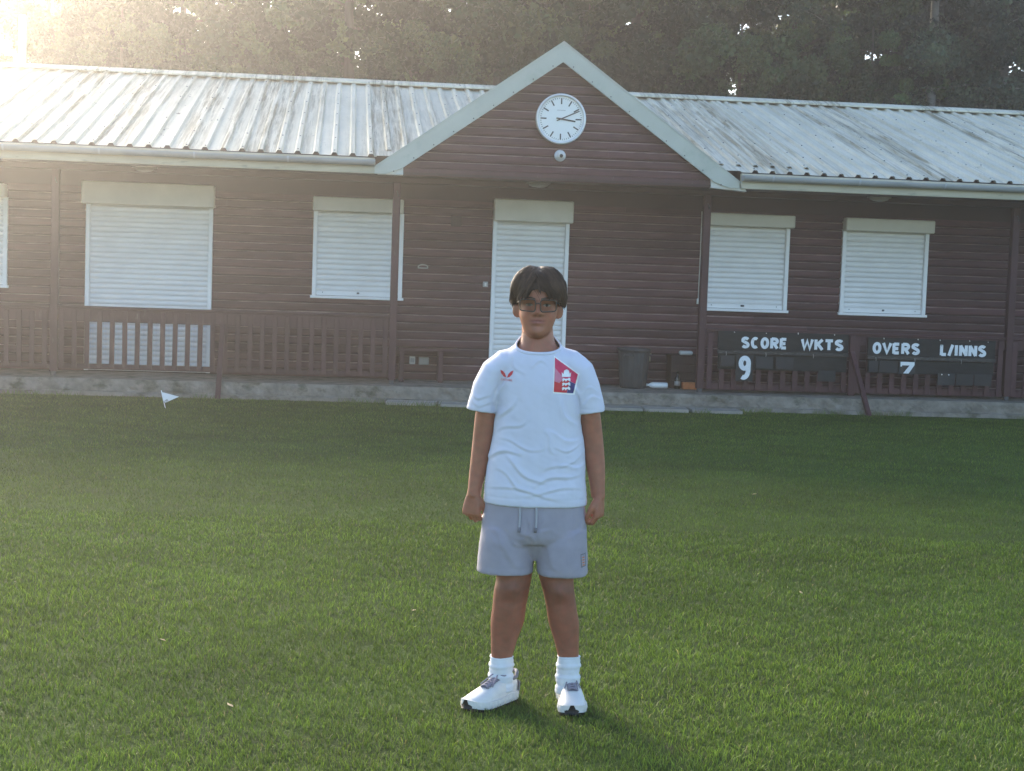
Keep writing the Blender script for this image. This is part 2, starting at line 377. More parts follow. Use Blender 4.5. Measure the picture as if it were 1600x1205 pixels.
# posts
posts = []
for px in (-7.25, -3.39, .585, 4.375, 8.315, 12.2):
    o = box('post', px-.045, px+.045, -.875, -.785, .235, 2.664, 'wood', P, b=.006); posts.append(o)
    box('foot_plate', px-.028, px+.028, -.86, -.80, .188, .236, 'steel_dark', o, b=.002)
    tube('hook', [(px+.0, -.876, 2.50), (px+.004, -.90, 2.49), (px+.012, -.905, 2.46), (px+.02, -.88, 2.44)], .006, 'steel_dark', o, 6)
box('beam', XL, XR, -.90, -.76, 2.60, 2.664, 'ceiling', P, b=.004)
# balustrades between posts
def balustrade(x0, x1, zt0, zt1, zb0, zb1, pitch=.146, wd=.058):
    r = box('balustrade', x0, x1, -.845, -.815, zt0, zt1, 'wood', P, b=.005)
    box('handrail', x0, x1, -.87, -.79, zt1+.001, zt1+.03, 'wood', r, b=.005)
    box('bottom_rail', x0, x1, -.845, -.815, zb0, zb1, 'wood', r, b=.004)
    n = int((x1-x0-.04)/pitch); off = ((x1-x0)-n*pitch)/2
    for i in range(n+1):
        xc = x0+off+i*pitch
        if xc-wd/2 < x0 or xc+wd/2 > x1: continue
        o = box('picket', xc-wd/2, xc+wd/2, -.866, -.847, zb0+.01, zt1-.02, 'wood', r, b=.003); o.rotation_euler = (0, random.uniform(-.006, .006), 0)
    return r
balustrade(-7.2, -3.436, .83, .965, .27, .33)
balustrade(-3.344, .539, .83, .985, .27, .335)
balustrade(4.421, 8.269, .82, .95, .225, .30, .155, .066)
balustrade(8.361, 12.15, .82, .95, .225, .30, .155, .066)
def bar(name, a, b, wd, m, parent=None):
    a = Vector(a); b = Vector(b); v, f = box_vf(wd, wd*.8, (b-a).length, .003); o = mk(name, v, f, m, parent, (a+b)/2)
    o.rotation_euler = (b-a).to_track_quat('Z', 'Y').to_euler(); return o
bar('brace', (-1.43, -1.43, -.02), (-1.43, -.89, .84), .06, 'wood', P)
bar('brace', (6.35, -1.43, -.02), (6.26, -.92, .74), .055, 'wood', P)
box('balustrade_post', 6.24, 6.33, -.90, -.868, .2, .95, 'wood', P)
# gable
GX, GA, GZ0 = 2.44, 4.03, 2.745
SL = (4.24-2.72)/2.14
gy = -1.45
gab = prism('gable', [(.62, 2.66), (4.26, 2.66), (4.26, 2.82), (GX, 4.06), (.62, 2.82)], gy+.035, gy+.09, 'ceiling', P, (GX, 0, 2.66))
gab.data.transform(Matrix.Translation((-GX, 0, -2.66)))
z = GZ0
while z < GA-.06:
    hw = min(1.815, (4.04-z)/SL)
    if hw > .05:
        a, b = GX-hw, GX+hw
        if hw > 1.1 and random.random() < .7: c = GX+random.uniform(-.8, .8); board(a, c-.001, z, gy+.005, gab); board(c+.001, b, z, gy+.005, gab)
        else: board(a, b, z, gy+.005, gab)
    z += PIT
box('gable_rail', .625, 4.255, gy-.035, gy+.034, 2.655, 2.742, 'wood', P)
for s in (-1, 1):
    X = lambda d: GX+s*d
    # bargeboard: folded metal trim
    b = prism('bargeboard', [(X(0), 4.245), (X(2.14), 2.725), (X(2.14), 2.655), (X(2.02), 2.655), (X(1.83), 2.725), (X(0), 4.025)], gy-.115, gy-.085, 'barge', P)
    cap = prism('cover_strip', [(X(0), 4.265), (X(2.17), 2.722), (X(2.17), 2.705), (X(0), 4.248)], gy-.12, gy+.25, 'barge', b)
    for i in range(9):
        d = .12+i*.225; zz = 4.025-.711*d+.02
        tube('screw', [(X(d), gy-.113, zz+.012), (X(d), gy-.119, zz+.012)], .008, 'steel_dark', b, 6)
    prism('box_end', [(X(1.81), 2.865), (X(1.81), 2.655), (X(2.10 if s < 0 else 2.24), 2.655 if s < 0 else 2.625), (X(2.10 if s < 0 else 2.2), 2.69)], gy-.083, gy+.05, 'white_wood', P)
    # gable roof running back into the main roof
    mk('gable_roof', [(X(0), gy-.1, 4.25), (X(2.17), gy-.1, 2.71), (X(2.17), 3.64, 2.71), (X(0), 3.64, 4.25), (X(0), gy-.1, 4.22), (X(2.17), gy-.1, 2.68), (X(2.17), 3.64, 2.68), (X(0), 3.64, 4.22)],
       [(0, 1, 2, 3), (7, 6, 5, 4), (0, 4, 5, 1), (1, 5, 6, 2), (2, 6, 7, 3), (3, 7, 4, 0)], 'roof_metal', P)
# main roof
Y0, Z0, Y1, Z1 = -1.565, 2.845, 3.64, 4.27
ang = math.atan2(Z1-Z0, Y1-Y0); LEN = math.hypot(Y1-Y0, Z1-Z0)
vv = [(XL, -1.45, 2.695), (XL, Y1, Z1-.13), (XL, 8.85, 2.72), (XR, -1.45, 2.695), (XR, Y1, Z1-.13), (XR, 8.85, 2.72)]
roof = mk('roof', [(a-GX, b, c-2.7) for a, b, c in vv], [(0, 1, 2), (5, 4, 3), (0, 3, 4, 1), (1, 4, 5, 2), (2, 5, 3, 0)], 'ceiling', P, (GX, 0, 2.7))
mk('rear_roof', [(XL-.1, Y1, Z1+.01), (XR+.1, Y1, Z1+.01), (XR+.1, 8.95, 2.80), (XL-.1, 8.95, 2.80)], [(0, 1, 2, 3)], 'roof_metal', roof)
RP = .2085; NR = 5; RW = RP*NR
def sheet_mesh(length, x_end=0):
    pr = []
    for i in range(NR):
        o = i*RP
        pr += [(o, 0), (o+.126, 0), (o+.144, .032), (o+.186, .032), (o+.204, 0)]
    pr.append((RW+.02, .0015)); V = []; F = []; k = len(pr); ns = 5
    for t in (0, .0012):
        for j in range(ns+1):
            for x, h in pr: V.append((x, length*j/ns, h+t-.0012))
    for t in (0, 1):
        for j in range(ns):
            for i in range(k-1):
                q = (t*(ns+1)*k+j*k+i, t*(ns+1)*k+j*k+i+1, t*(ns+1)*k+(j+1)*k+i+1, t*(ns+1)*k+(j+1)*k+i); F.append(q if t else q[::-1])
    for i in range(k-1): F.append((i, (ns+1)*k+i, (ns+1)*k+i+1, i+1)[::-1])
    me = bpy.data.meshes.new('roof_sheet'); me.from_pydata(V, [], F); me.materials.append(MATS['roof_metal']); me.update(); return me
SM = sheet_mesh(LEN); SS = sheet_mesh(LEN-.32)
scr = []
i0 = -8; x = .345-8*RW
def put_sheet(x, me, st):
    o = reuse('roof_sheet', me, roof, (x, Y0+st*math.cos(ang), Z0+st*math.sin(ang)+random.uniform(0, .003))); o.rotation_euler = (ang+random.uniform(-.0008, .0008), 0, 0)
    for j in range(7):
        for i in (0, 2, 4):
            if random.random() < .85:
                u = x+(.165 if i else .165)+i*RP; d = st+.1+j*.82+random.uniform(-.03, .03)
                scr.append((u, Y0+d*math.cos(ang)-.034*math.sin(ang), Z0+d*math.sin(ang)+.034*math.cos(ang)))
for i in range(8): put_sheet(.30-(i+1)*RW, SM, 0)
for i in range(8): put_sheet(4.60+i*RW-.001, SM, 0)
Z0 -= .004
for i in range(5): put_sheet(.30+i*RW+.002, SS, .33)
Z0 += .004
for a, b in ((.29, .615), (4.265, 4.62)):         # flat flashings beside the gable
    q = [(xx, Y0+d*math.cos(ang), Z0+d*math.sin(ang)+.006+t) for t in (0, .003) for xx, d in ((a, .045), (b, .045), (b, .40), (a, .40))]
    mk('flashing', q, [(3, 2, 1, 0), (4, 5, 6, 7), (0, 1, 5, 4), (1, 2, 6, 5), (2, 3, 7, 6), (3, 0, 4, 7)], 'roof_metal', roof)
bv = []
for c in scr:
    v_, f_ = box_vf(.016, .016, .012, 0); bv.append(([(a+c[0]-GX, b+c[1], d+c[2]-2.7) for a, b, d in v_], f_))
V, F = join_vf(bv); so_ = mk('roof_screws', V, F, 'steel_dark', roof, (GX, 0, 2.7)); so_['kind'] = 'stuff'
# ridge capping: folded angle
mk('ridge_cap', [(XL-.05, Y1-.2, Z1-.01), (XR+.05, Y1-.2, Z1-.01), (XR+.05, Y1-.2, Z1+.012), (XL-.05, Y1-.2, Z1+.012), (XL-.05, Y1, Z1+.075), (XR+.05, Y1, Z1+.075), (XL-.05, Y1+.2, Z1+.01), (XR+.05, Y1+.2, Z1+.01)],
   [(0, 1, 2, 3), (3, 2, 5, 4), (4, 5, 7, 6), (0, 6, 7, 1)], 'roof_metal', roof)
# fascia and gutters
for a, b in ((XL, .30), (4.60, XR)):
    box('fascia', a, b, -1.585, -1.505, 2.655, 2.832, 'fascia', P, b=.003)
    n = 12; V = []; F = []
    pr = [(-1.655+.058*math.cos(math.pi+math.pi*i/n), 2.80+.062*math.sin(math.pi+math.pi*i/n)) for i in range(n+1)]+[(-1.655+.05*math.cos(-math.pi*i/n), 2.80+.054*math.sin(-math.pi*i/n)) for i in range(n+1)]
    k = len(pr)
    for xx in (a+.0, b): V += [(xx, y, zz) for y, zz in pr]
    F = [tuple(range(k)), tuple(range(2*k-1, k-1, -1))]+[(i, k+i, k+(i+1) % k, (i+1) % k) for i in range(k)]
    cx = (a+b)/2; g_ = mk('gutter', [(q[0]-cx, q[1]+1.655, q[2]-2.8) for q in V], F, 'gutter', P, (cx, -1.655, 2.8))
    bm = bmesh.new(); bm.from_mesh(g_.data); bmesh.ops.recalc_face_normals(bm, faces=bm.faces); bm.to_mesh(g_.data); bm.free()
    xx = a+.35 if a > 0 else b-.98
    st = 1.045 if a > 0 else -1.045
    bm_ = None
    while a < xx < b:
        pr2 = [(-1.655+.064*math.cos(math.pi+math.pi*i/n), 2.806+.07*math.sin(math.pi+math.pi*i/n)) for i in range(n+1)]
        V = []; 
        for dx in (-.012, .012): V += [(dx, y+1.655, zz-2.8) for y, zz in pr2]
        F = [(i, i+1, n+2+i, n+1+i) for i in range(n)]
        if bm_ is None: o = mk('bracket', V, F, 'gutter_joint', g_, (xx, -1.655, 2.8), True); bm_ = o.data
        else: reuse('bracket', bm_, g_, (xx, -1.655, 2.8))
        xx += st
    xe = b if a < 0 else a
    V = [];
    for dx, rr in ((-.05, .066), (.05, .066)): V += [(dx, rr*math.cos(math.pi+math.pi*i/n), .006+rr*1.05*math.sin(math.pi+math.pi*i/n)) for i in range(n+1)]
    mk('end_cap', V, [(i, i+1, n+2+i, n+1+i) for i in range(n)]+[tuple(range(n+1)), tuple(range(2*n+1, n, -1))], 'gutter', g_, (xe+(.045 if a > 0 else -.045), -1.655, 2.8))

# ------------------------------------------------------------------ things on the pavilion
def disc_vf(r, y0, y1, n=64):
    V = [(r*math.cos(2*math.pi*i/n), y, r*math.sin(2*math.pi*i/n)) for y in (y0, y1) for i in range(n)]
    return V, [tuple(range(n)), tuple(range(2*n-1, n-1, -1))]+[(i, n+i, n+(i+1) % n, (i+1) % n) for i in range(n)]
def ring_vf(r0, r1, y0, y1, n=64):
    V = []
    for r, y in ((r0, y1), (r0, y0), (r1, y0), (r1, y1)): V += [(r*math.cos(2*math.pi*i/n), y, r*math.sin(2*math.pi*i/n)) for i in range(n)]
    F = []
    for a in range(4):
        b = (a+1) % 4
        F += [(a*n+i, a*n+(i+1) % n, b*n+(i+1) % n, b*n+i) for i in range(n)]
    return V, F
ck = empty('wall_clock', (2.44, gy-.02, 3.375), 'large round white wall clock showing ten past three high on the gable', 'clock')
CL = (2.44, gy-.02, 3.375)
mk('case', *disc_vf(.292, -.055, 0), 'gutter', ck, CL)
mk('rim', *ring_vf(.262, .292, -.078, -.0555), 'clock_rim', ck, CL, True)
mk('face', *disc_vf(.262, -.060, -.0552), 'clock_face', ck, CL)
for i in range(60):
    a = math.pi/2-2*math.pi*i/60; big = i % 5 == 0
    v_, f_ = box_vf(.07 if big else .016, .002, .015 if big else .005, 0); c, s = math.cos(a), math.sin(a); r = .205 if big else .237
    mk('hour_mark' if big else 'minute_mark', [(c*(q[0]+r)-s*q[2], q[1]-.0615, s*(q[0]+r)+c*q[2]) for q in v_], f_, 'clock_black', ck, CL)
for nm, ang_, l0, l1, wd, y in (('hour_hand', -8, -.055, .17, .017, -.066), ('minute_hand', 24.5, -.055, .228, .012, -.069)):
    a = R(ang_); c, s = math.cos(a), math.sin(a); v_, f_ = box_vf(l1-l0, .002, wd, 0)
    mk(nm, [(c*(q[0]+(l0+l1)/2)-s*q[2], q[1]+y, s*(q[0]+(l0+l1)/2)+c*q[2]) for q in v_], f_, 'clock_black', ck, CL)
v_, f_ = box_vf(.1, .001, .005, 0); mk('maker_name', [(q[0], q[1]-.0608, q[2]+.1) for q in v_], f_, 'grey_plastic', ck, CL)
# dome camera under the clock
dc = empty('security_camera', (2.45, gy-.03, 2.955), 'small white dome security camera below the wall clock', 'camera')
v_, f_ = lathe_vf([(.066, 0), (.068, .012), (.062, .03), (.04, .034)], 28); mk('housing', [(x, -z, y) for x, y, z in v_], f_, 'clock_rim', dc, (2.45, gy-.02, 2.955), True)
v_, f_ = lathe_vf([(.043, .03), (.041, .045), (.031, .06), (.015, .069), (.003, .071)], 24); mk('dome', [(x, -z, y) for x, y, z in v_], f_, 'pale_plastic', dc, (2.45, gy-.02, 2.955), True)
v_, f_ = lathe_vf([(.023, .05), (.021, .068), (.012, .075), (.002, .076)], 18); mk('lens', [(x+.008, -z-.001, y-.004) for x, y, z in v_], f_, 'clock_black', dc, (2.45, gy-.02, 2.955), True)
# bulkhead lamps under the soffit
for (lx, ly, lab) in ((2.27, -1.0, 'oblong bulkhead lamp under the soffit above the white door shutter'), (-2.36, -.95, 'oblong bulkhead lamp under the soffit above the wide left shutter'), (6.5, -.95, 'oblong bulkhead lamp under the soffit above the scoreboards')):
    L_ = empty('bulkhead_lamp', (lx, ly, 2.60), lab, 'lamp', 'bulkhead lamps under the soffit')
    box('base', lx-.14, lx+.14, ly-.05, ly+.05, 2.645, 2.666, 'grey_plastic', L_, .006)
    v_, f_ = lathe_vf([(.055, 0), (.05, -.02), (.03, -.035), (.008, -.04)], 20); mk('diffuser', [(x*2.3, y*.8, z) for x, y, z in v_], f_, 'grey_plastic', L_, (lx, ly, 2.644), True)
# wall fittings
av = box('air_vent', 1.30, 1.43, -.045, -.022, 2.13, 2.26, 'ceiling', None, .004); tag(av, 'square brown air vent high on the boards left of the door shutter', 'vent')
for i in range(6): box('louvre', 1.312, 1.418, -.052, -.044, 2.142+i*.018, 2.153+i*.018, 'ceiling', av, .002)
sw = empty('light_switch', (1.755, -.02, 1.38), 'small pale switch box beside the white door shutter', 'switch')
box('back_box', 1.725, 1.79, -.05, -.02, 1.385, 1.455, 'grey_plastic', sw, .004); box('rocker', 1.745, 1.77, -.056, -.049, 1.40, 1.44, 'pale_plastic', sw, .002)
ub = empty('socket_box', (.87, -.02, .39), 'small pale outdoor socket box low on the wall under the bench', 'socket'); box('case', .83, .9, -.075, -.02, .39, .485, 'pale_plastic', ub, .005); box('cover', .84, .89, -.082, -.074, .41, .465, 'grey_plastic', ub, .003)
ub = empty('junction_box', (1.0, -.02, .39), 'wide grey junction box low on the wall under the bench', 'junction box'); box('case', .945, 1.075, -.08, -.02, .385, .48, 'grey_plastic', ub, .006); box('lid', .95, 1.07, -.086, -.079, .39, .475, 'grey_plastic', ub, .004)
# small horseshoe-like plaque on the boards
pq = empty('plaque', (.965, -.03, 1.6), 'small worn metal ornament on the boards between window and door', 'ornament')
tube('arch', [(.90+.065+.06*math.cos(a), -.03, 1.61+.03*math.sin(a)) for a in np.linspace(-.4, math.pi+.4, 12)], .008, 'grey_plastic', pq, 6)
tube('bar', [(.90, -.03, 1.598), (1.03, -.03, 1.598)], .008, 'grey_plastic', pq, 6)
# bench against the wall
bn = empty('bench', (1.02, -.3, .19), 'low brown plank bench against the wall left of the door', 'bench')
for i in range(3): box('plank', .66, 1.42, -.45+i*.11, -.345+i*.11, .575, .61, 'wood', bn, .004)
for lx in (.72, 1.20):
    for ly in (-.43, -.17): box('leg', lx-.03, lx+.03, ly, ly+.05, .19, .574, 'wood', bn, .004)
# black bin
DB = (3.62, -.42, .19)
db = empty('dustbin', DB, 'black ribbed plastic dustbin without a lid, on the terrace right of the door', 'bin')
V = []; F = []; n = 72; pf = [(.155, 0), (.162, .02), (.185, .30), (.195, .44), (.197, .46), (.212, .465), (.214, .495), (.2, .5), (.19, .49), (.185, .44)]
for r, zz in pf:
    for j in range(n):
        a = 2*math.pi*j/n; rr = r+(.006*math.cos(a*18) if .01 < zz < .45 else 0); V.append((rr*math.cos(a), rr*math.sin(a), zz))
for i in range(len(pf)-1):
    for j in range(n): F.append((i*n+j, i*n+(j+1) % n, (i+1)*n+(j+1) % n, (i+1)*n+j))
F.append(tuple(range(n))[::-1])
F.append(tuple((len(pf)-1)*n+j for j in range(n)))
mk('body', V, F, 'bin_plastic', db, DB, True)
for s in (-1, 1):
    tube('handle', [(DB[0]+s*.05-.10, DB[1]-.175, .60), (DB[0]+s*.05-.10, DB[1]-.215, .60)], .012, 'bin_plastic', db, 8)
tube('grip', [(DB[0]-.16, DB[1]-.213, .60), (DB[0]-.04, DB[1]-.213, .60)], .013, 'bin_plastic', db, 8)
# plastic bottle lying down
pb = empty('plastic_bottle', (3.95, -.36, .19), 'white plastic bottle lying on its side next to the black bin', 'bottle')
v_, f_ = lathe_vf([(.03, 0), (.036, .008), (.037, .19), (.03, .215), (.016, .24), (.014, .25)], 20)
mk('body', [(.13-z, y, x+.037) for x, y, z in v_], f_, 'white_plastic', pb, (3.945, -.36, .19), True)
v_, f_ = lathe_vf([(.017, .25), (.017, .272), (.014, .276)], 16); mk('cap', [(.13-z, y, x+.037) for x, y, z in v_], f_, 'pale_plastic', pb, (3.945, -.36, .19), True)
gb = empty('glass_bottle', (4.2, -.36, .19), 'dark glass bottle standing upright beside the orange brick', 'bottle')
v_, f_ = lathe_vf([(.034, 0), (.037, .006), (.037, .12), (.03, .145), (.016, .17), (.014, .205), (.017, .207), (.017, .22)], 22); mk('body', v_, f_, 'glass_dark', gb, (4.2, -.36, .19), True)
v_, f_ = lathe_vf([(.0378, .04), (.0378, .095)], 22); mk('label', v_, f_, 'grey_plastic', gb, (4.2, -.36, .19), True)
br = box('brick', 4.255, 4.455, -.46, -.36, .19, .278, 'brick', None, .006); tag(br, 'orange house brick lying on the terrace at the foot of the post', 'brick')
cr = empty('wooden_box', (4.29, -.2, .19), 'dark brown wooden box standing in the corner behind the brick', 'box')
for i in range(4): box('plank', 4.12, 4.45, -.335, -.315, .195+i*.1, .29+i*.1, 'ceiling', cr, .003)
box('side', 4.12, 4.145, -.314, -.06, .195, .59, 'ceiling', cr, .003); box('side', 4.425, 4.45, -.314, -.06, .195, .59, 'ceiling', cr, .003); box('lid', 4.10, 4.47, -.34, -.05, .592, .615, 'ceiling', cr, .003)
wb = box('sponge', 4.235, 4.40, -.3, -.2, .615, .665, 'pale_plastic', None, .014); tag(wb, 'small off white block lying on top of the dark wooden box', 'block')
tp = empty('water_tap', (3.9, -.02, .5), 'small brass outdoor tap on the boards beside the black bin', 'tap')
tube('pipe', [(3.88, -.02, .57), (3.88, -.1, .57), (3.88, -.13, .56), (3.88, -.135, .51)], .012, 'brass', tp, 8); tube('handle', [(3.85, -.09, .605), (3.91, -.09, .605)], .008, 'brass', tp, 6); tube('stem', [(3.88, -.09, .57), (3.88, -.09, .605)], .006, 'brass', tp, 6)
cb = empty('wall_cable', (4.50, -.03, 1.25), 'thin white cable running down the boards beside the right gable post', 'cable')
tube('cable', [(4.50, -.032, 2.44), (4.502, -.032, 1.9), (4.498, -.032, 1.33)], .006, 'pale_plastic', cb, 6); box('switch', 4.48, 4.518, -.055, -.024, 1.26, 1.33, 'pale_plastic', cb, .003)

# ------------------------------------------------------------------ scoreboards
def arc(cx, cy, rx, ry, a0, a1, n=10): return [(cx+rx*math.cos(R(a0+(a1-a0)*i/n)), cy+ry*math.sin(R(a0+(a1-a0)*i/n))) for i in range(n+1)]
GLY = {'S': [arc(.5, .73, .32, .20, 25, 200, 8)+arc(.5, .27, .32, .20, 60, -155, 8)], 'C': [arc(.5, .5, .33, .43, 52, 308, 16)], 'O': [arc(.5, .5, .33, .43, 90, 450, 24)],
 'R': [[(.17, 0), (.17, 1)], [(.17, .93)]+arc(.5, .71, .32, .22, 85, -85, 10)+[(.2, .49)], [(.45, .48), (.84, 0)]], 'E': [[(.17, 0), (.17, 1)], [(.17, .925), (.85, .925)], [(.17, .5), (.75, .5)], [(.17, .075), (.85, .075)]],
 'W': [[(.06, 1), (.27, .06), (.5, .85), (.73, .06), (.94, 1)]], 'K': [[(.17, 0), (.17, 1)], [(.86, 1), (.24, .45)], [(.38, .58), (.88, 0)]], 'T': [[(.5, 0), (.5, 1)], [(.06, .92), (.94, .92)]],
 'V': [[(.08, 1), (.5, .08), (.92, 1)]], 'L': [[(.2, 0), (.2, 1)], [(.2, .08), (.85, .08)]], '/': [[(.15, -.03), (.85, 1.03)]], 'I': [[(.5, 0), (.5, 1)]], 'N': [[(.16, 0), (.16, 1)], [(.84, 0), (.84, 1)], [(.14, .97), (.86, .03)]],
 '9': [arc(.5, .70, .30, .23, 0, 360, 22), [(.80, .70), (.79, .45)]+arc(.45, .40, .34, .33, 5, -115, 10)]}
def stroke_vf(pts, hw, sx, sz, y0, y1):
    """thick line through pts (unit box scaled sx, sz), mitred, extruded in y"""
    q = [Vector((a*sx, b*sz)) for a, b in pts]; k = len(q); closed = (q[0]-q[-1]).length < 1e-5; L_, R_ = [], []
    for i in range(k):
        d0 = (q[i]-q[i-1]).normalized() if i > 0 else ((q[0]-q[-2]).normalized() if closed else None); d1 = (q[i+1]-q[i]).normalized() if i < k-1 else ((q[1]-q[0]).normalized() if closed else None)
        d0 = d0 or d1; d1 = d1 or d0; t = (d0+d1); t = t.normalized() if t.length > .2 else d1; n_ = Vector((-t.y, t.x)); m_ = min(1.6, 1/max(.4, n_.dot(Vector((-d1.y, d1.x)))))
        L_.append(q[i]+n_*hw*m_); R_.append(q[i]-n_*hw*m_)
    V = []
    for y in (y0, y1): V += [(p.x, y, p.y) for p in L_]+[(p.x, y, p.y) for p in R_]
    F = []; o = 2*k
    for i in range(k-1): F += [(i, i+1, k+i+1, k+i), (o+i, o+k+i, o+k+i+1, o+i+1), (i, o+i, o+i+1, i+1), (k+i, k+i+1, o+k+i+1, o+k+i)]
    F += [(0, k, o+k, o), (k-1, o+k-1, o+2*k-1, 2*k-1)]
    return V, F
def sign_text(s_, x0, x1, z0, z1, y, m, parent, name='lettering', wt=.2):
    parts_ = []; wid = {'I': .45, '/': .6, 'L': .85, 'E': .85, 'T': .9, 'W': 1.25}; tot = sum(wid.get(c, 1)+.14 for c in s_)-.14; u = (x1-x0)/tot; x = 0; H = z1-z0
    for c in s_:
        w_ = wid.get(c, 1)*u
        for k_, st in enumerate(GLY[c]):
            v_, f_ = stroke_vf(st, min(wt*u*1.0, H*.15), w_, H, -.003-.0004*k_, 0); dz = .006*random.uniform(-1, 1)*(k_ == 0)
            parts_.append(([(a+x, b, c_) for a, b, c_ in v_], f_))
        x += w_+.14*u
    V, F = join_vf(parts_); o = mk(name, V, F, m, parent, (x0, y, z0)); bm = bmesh.new(); bm.from_mesh(o.data); bmesh.ops.recalc_face_normals(bm, faces=bm.faces); bm.to_mesh(o.data); bm.free(); return o
def text_obj(s, x0, x1, z0, z1, y, m, parent, name='lettering', off=.028, shear=0., thick=.004):
    cu = bpy.data.curves.new('t', 'FONT'); cu.body = s; cu.size = 1; cu.offset = off; cu.shear = shear; cu.extrude = .01; cu.space_character = 1.1; cu.resolution_u = 6
    to = bpy.data.objects.new('t', cu); COL.objects.link(to); bpy.context.view_layer.update()
    me = bpy.data.meshes.new_from_object(to.evaluated_get(bpy.context.evaluated_depsgraph_get())); bpy.data.objects.remove(to); bpy.data.curves.remove(cu)
    a = np.zeros(len(me.vertices)*3); me.vertices.foreach_get('co', a); a = a.reshape(-1, 3); lo, hi = a.min(0), a.max(0)
    b = np.zeros_like(a); b[:, 0] = (a[:, 0]-lo[0])/(hi[0]-lo[0])*(x1-x0)-(x1-x0)/2; b[:, 2] = (a[:, 1]-lo[1])/(hi[1]-lo[1])*(z1-z0); b[:, 1] = -(a[:, 2]-lo[2])/(hi[2]-lo[2])*thick
    me.vertices.foreach_set('co', b.ravel()); me.materials.clear(); me.materials.append(MATS[m]); me.update()
    return reuse(name, me, parent, ((x0+x1)/2, y, z0))
def scoreboard(x0, x1, zh0, zh1, zl0, zl1, label, words):
    sb = empty('scoreboard', ((x0+x1)/2, -.9, zl0), label, 'scoreboard', 'scoreboards on the balustrade')
    hp = box('header_panel', x0, x1, -.90, -.88, zh0, zh1, 'board_black', sb, .003)
    box('ledge', x0-.005, x1, -.925, -.88, zh0-.05, zh0-.002, 'ledge', sb, .006)
    box('lower_panel', x0+.01, x1-.01, -.895, -.878, zl0, zl1, 'board_black', sb, .003)
    for s, a, b, c, d in words: sign_text(s, a, b, c, d, -.9005, 'letter', hp)
    xx = x0+.2
    while xx < x1: tube('nail', [(xx, -.9, zh1-.015+random.uniform(-.005, .02)), (xx, -.907, zh1-.015)], .006, 'pale_plastic', sb, 6); xx += random.uniform(.2, .6)
    for xx in (x0+.1, x0+.6, x1-.45): tube('hook', [(xx, -.926, zl1+.03), (xx, -.94, zl1+.0), (xx, -.93, zl1-.02)], .004, 'grey_plastic', sb, 5)
    return sb
scoreboard(4.57, 6.22, .725, .955, .485, .672, 'black scoreboard lettered SCORE and WKTS hung on the right balustrade', [('SCORE', 4.86, 5.44, .757, .882), ('WKTS', 5.62, 6.16, .757, .882)])
scoreboard(6.47, 8.12, .71, .93, .49, .655, 'black scoreboard lettered OVERS and L/INNS hung on the right balustrade', [('OVERS', 6.53, 7.14, .737, .865), ('L/INNS', 7.40, 8.0, .735, .865)])
def plate(x0, x1, z0, z1, label, digit=None, tilt=0., y=-.93):
    pl = box('number_plate', x0, x1, y-.008, y, z0, z1, 'plate_black', None, .002); tag(pl, label, 'number plate', 'number plates on the scoreboards'); pl.rotation_euler = (0, tilt, 0)
    if digit:
        d = sign_text(digit[0], *digit[1:], y-.0085, 'letter', pl, 'digit', wt=.18)
    return pl
plate(4.795, 5.01, .345, .672, 'black number plate with a white 9 under the word SCORE', ('9', 4.825, 4.985, .372, .65), y=-.935)
plate(5.045, 5.265, .505, .652, 'blank black number plate directly right of the white 9 plate', tilt=.01)
plate(5.30, 5.525, .505, .652, 'blank black number plate second to the right of the white 9 plate', tilt=-.01)
plate(5.835, 6.06, .368, .505, 'blank black number plate hanging low under the word WKTS', tilt=.02, y=-.94)
plate(4.60, 4.78, .52, .655, 'blank black number plate directly left of the white 9 plate', tilt=-.01)
plate(6.48, 6.60, .50, .64, 'narrow black number plate at the left end of the OVERS board')
plate(6.615, 6.85, .495, .645, 'blank black number plate left of the cut off white 7', tilt=.012)
pl = plate(6.865, 7.075, .485, .648, 'black number plate with a cut off white 7 under the word OVERS', y=-.935)
Vd = [(-.085, .155), (.095, .155), (.095, .118), (.025, .012), (-.045, .012), (.032, .112), (-.062, .112), (-.066, .096), (-.085, .096)]
d_ = prism('digit', [(a, b) for a, b in Vd], -.003, 0, 'letter', pl, (6.968, -.9435, .485))
plate(7.37, 7.595, .362, .512, 'blank black number plate with two white dots under the word L/INNS', tilt=.01, y=-.94)
for xx in (7.42, 7.51):
    v_, f_ = disc_vf(.009, -.002, 0, 12); mk('dot', v_, f_, 'letter', bpy.data.objects[[o.name for o in COL.objects if o.name.startswith('number_plate')][-1]], (xx, -.9485, .495))
plate(7.605, 7.83, .366, .512, 'blank black number plate in the middle of the low row below L/INNS', tilt=-.012, y=-.94)
plate(7.845, 8.07, .366, .512, 'blank black number plate rightmost in the low row below L/INNS', tilt=.008, y=-.94)

# ------------------------------------------------------------------ boundary flag, pole
fl = empty('boundary_flag', (-1.875, -2.70, 0), 'small white triangular boundary flag leaning on the lawn before the left balustrade', 'flag')
tube('stick', [(-1.872, -2.70, -.03), (-1.925, -2.70, .19)], .0055, 'flag_white', fl, 8)
poly = [(-1.919, .172), (-1.735, .128), (-1.893, .052)]; n = 10; V = []; F = []
for i in range(n+1):
    t = i/n
    for (a, b) in ((poly[0], poly[1]), (poly[2], poly[1])):
        V.append((a[0]+(b[0]-a[0])*t, -2.706+.008*math.sin(t*5), a[1]+(b[1]-a[1])*t))
k = len(V); V += [(x, y+.002, z) for x, y, z in V]
for i in range(n): F += [(2*i, 2*i+2, 2*i+3, 2*i+1), (k+2*i, k+2*i+1, k+2*i+3, k+2*i+2), (2*i, k+2*i, k+2*i+2, 2*i+2), (2*i+1, 2*i+3, k+2*i+3, k+2*i+1)]
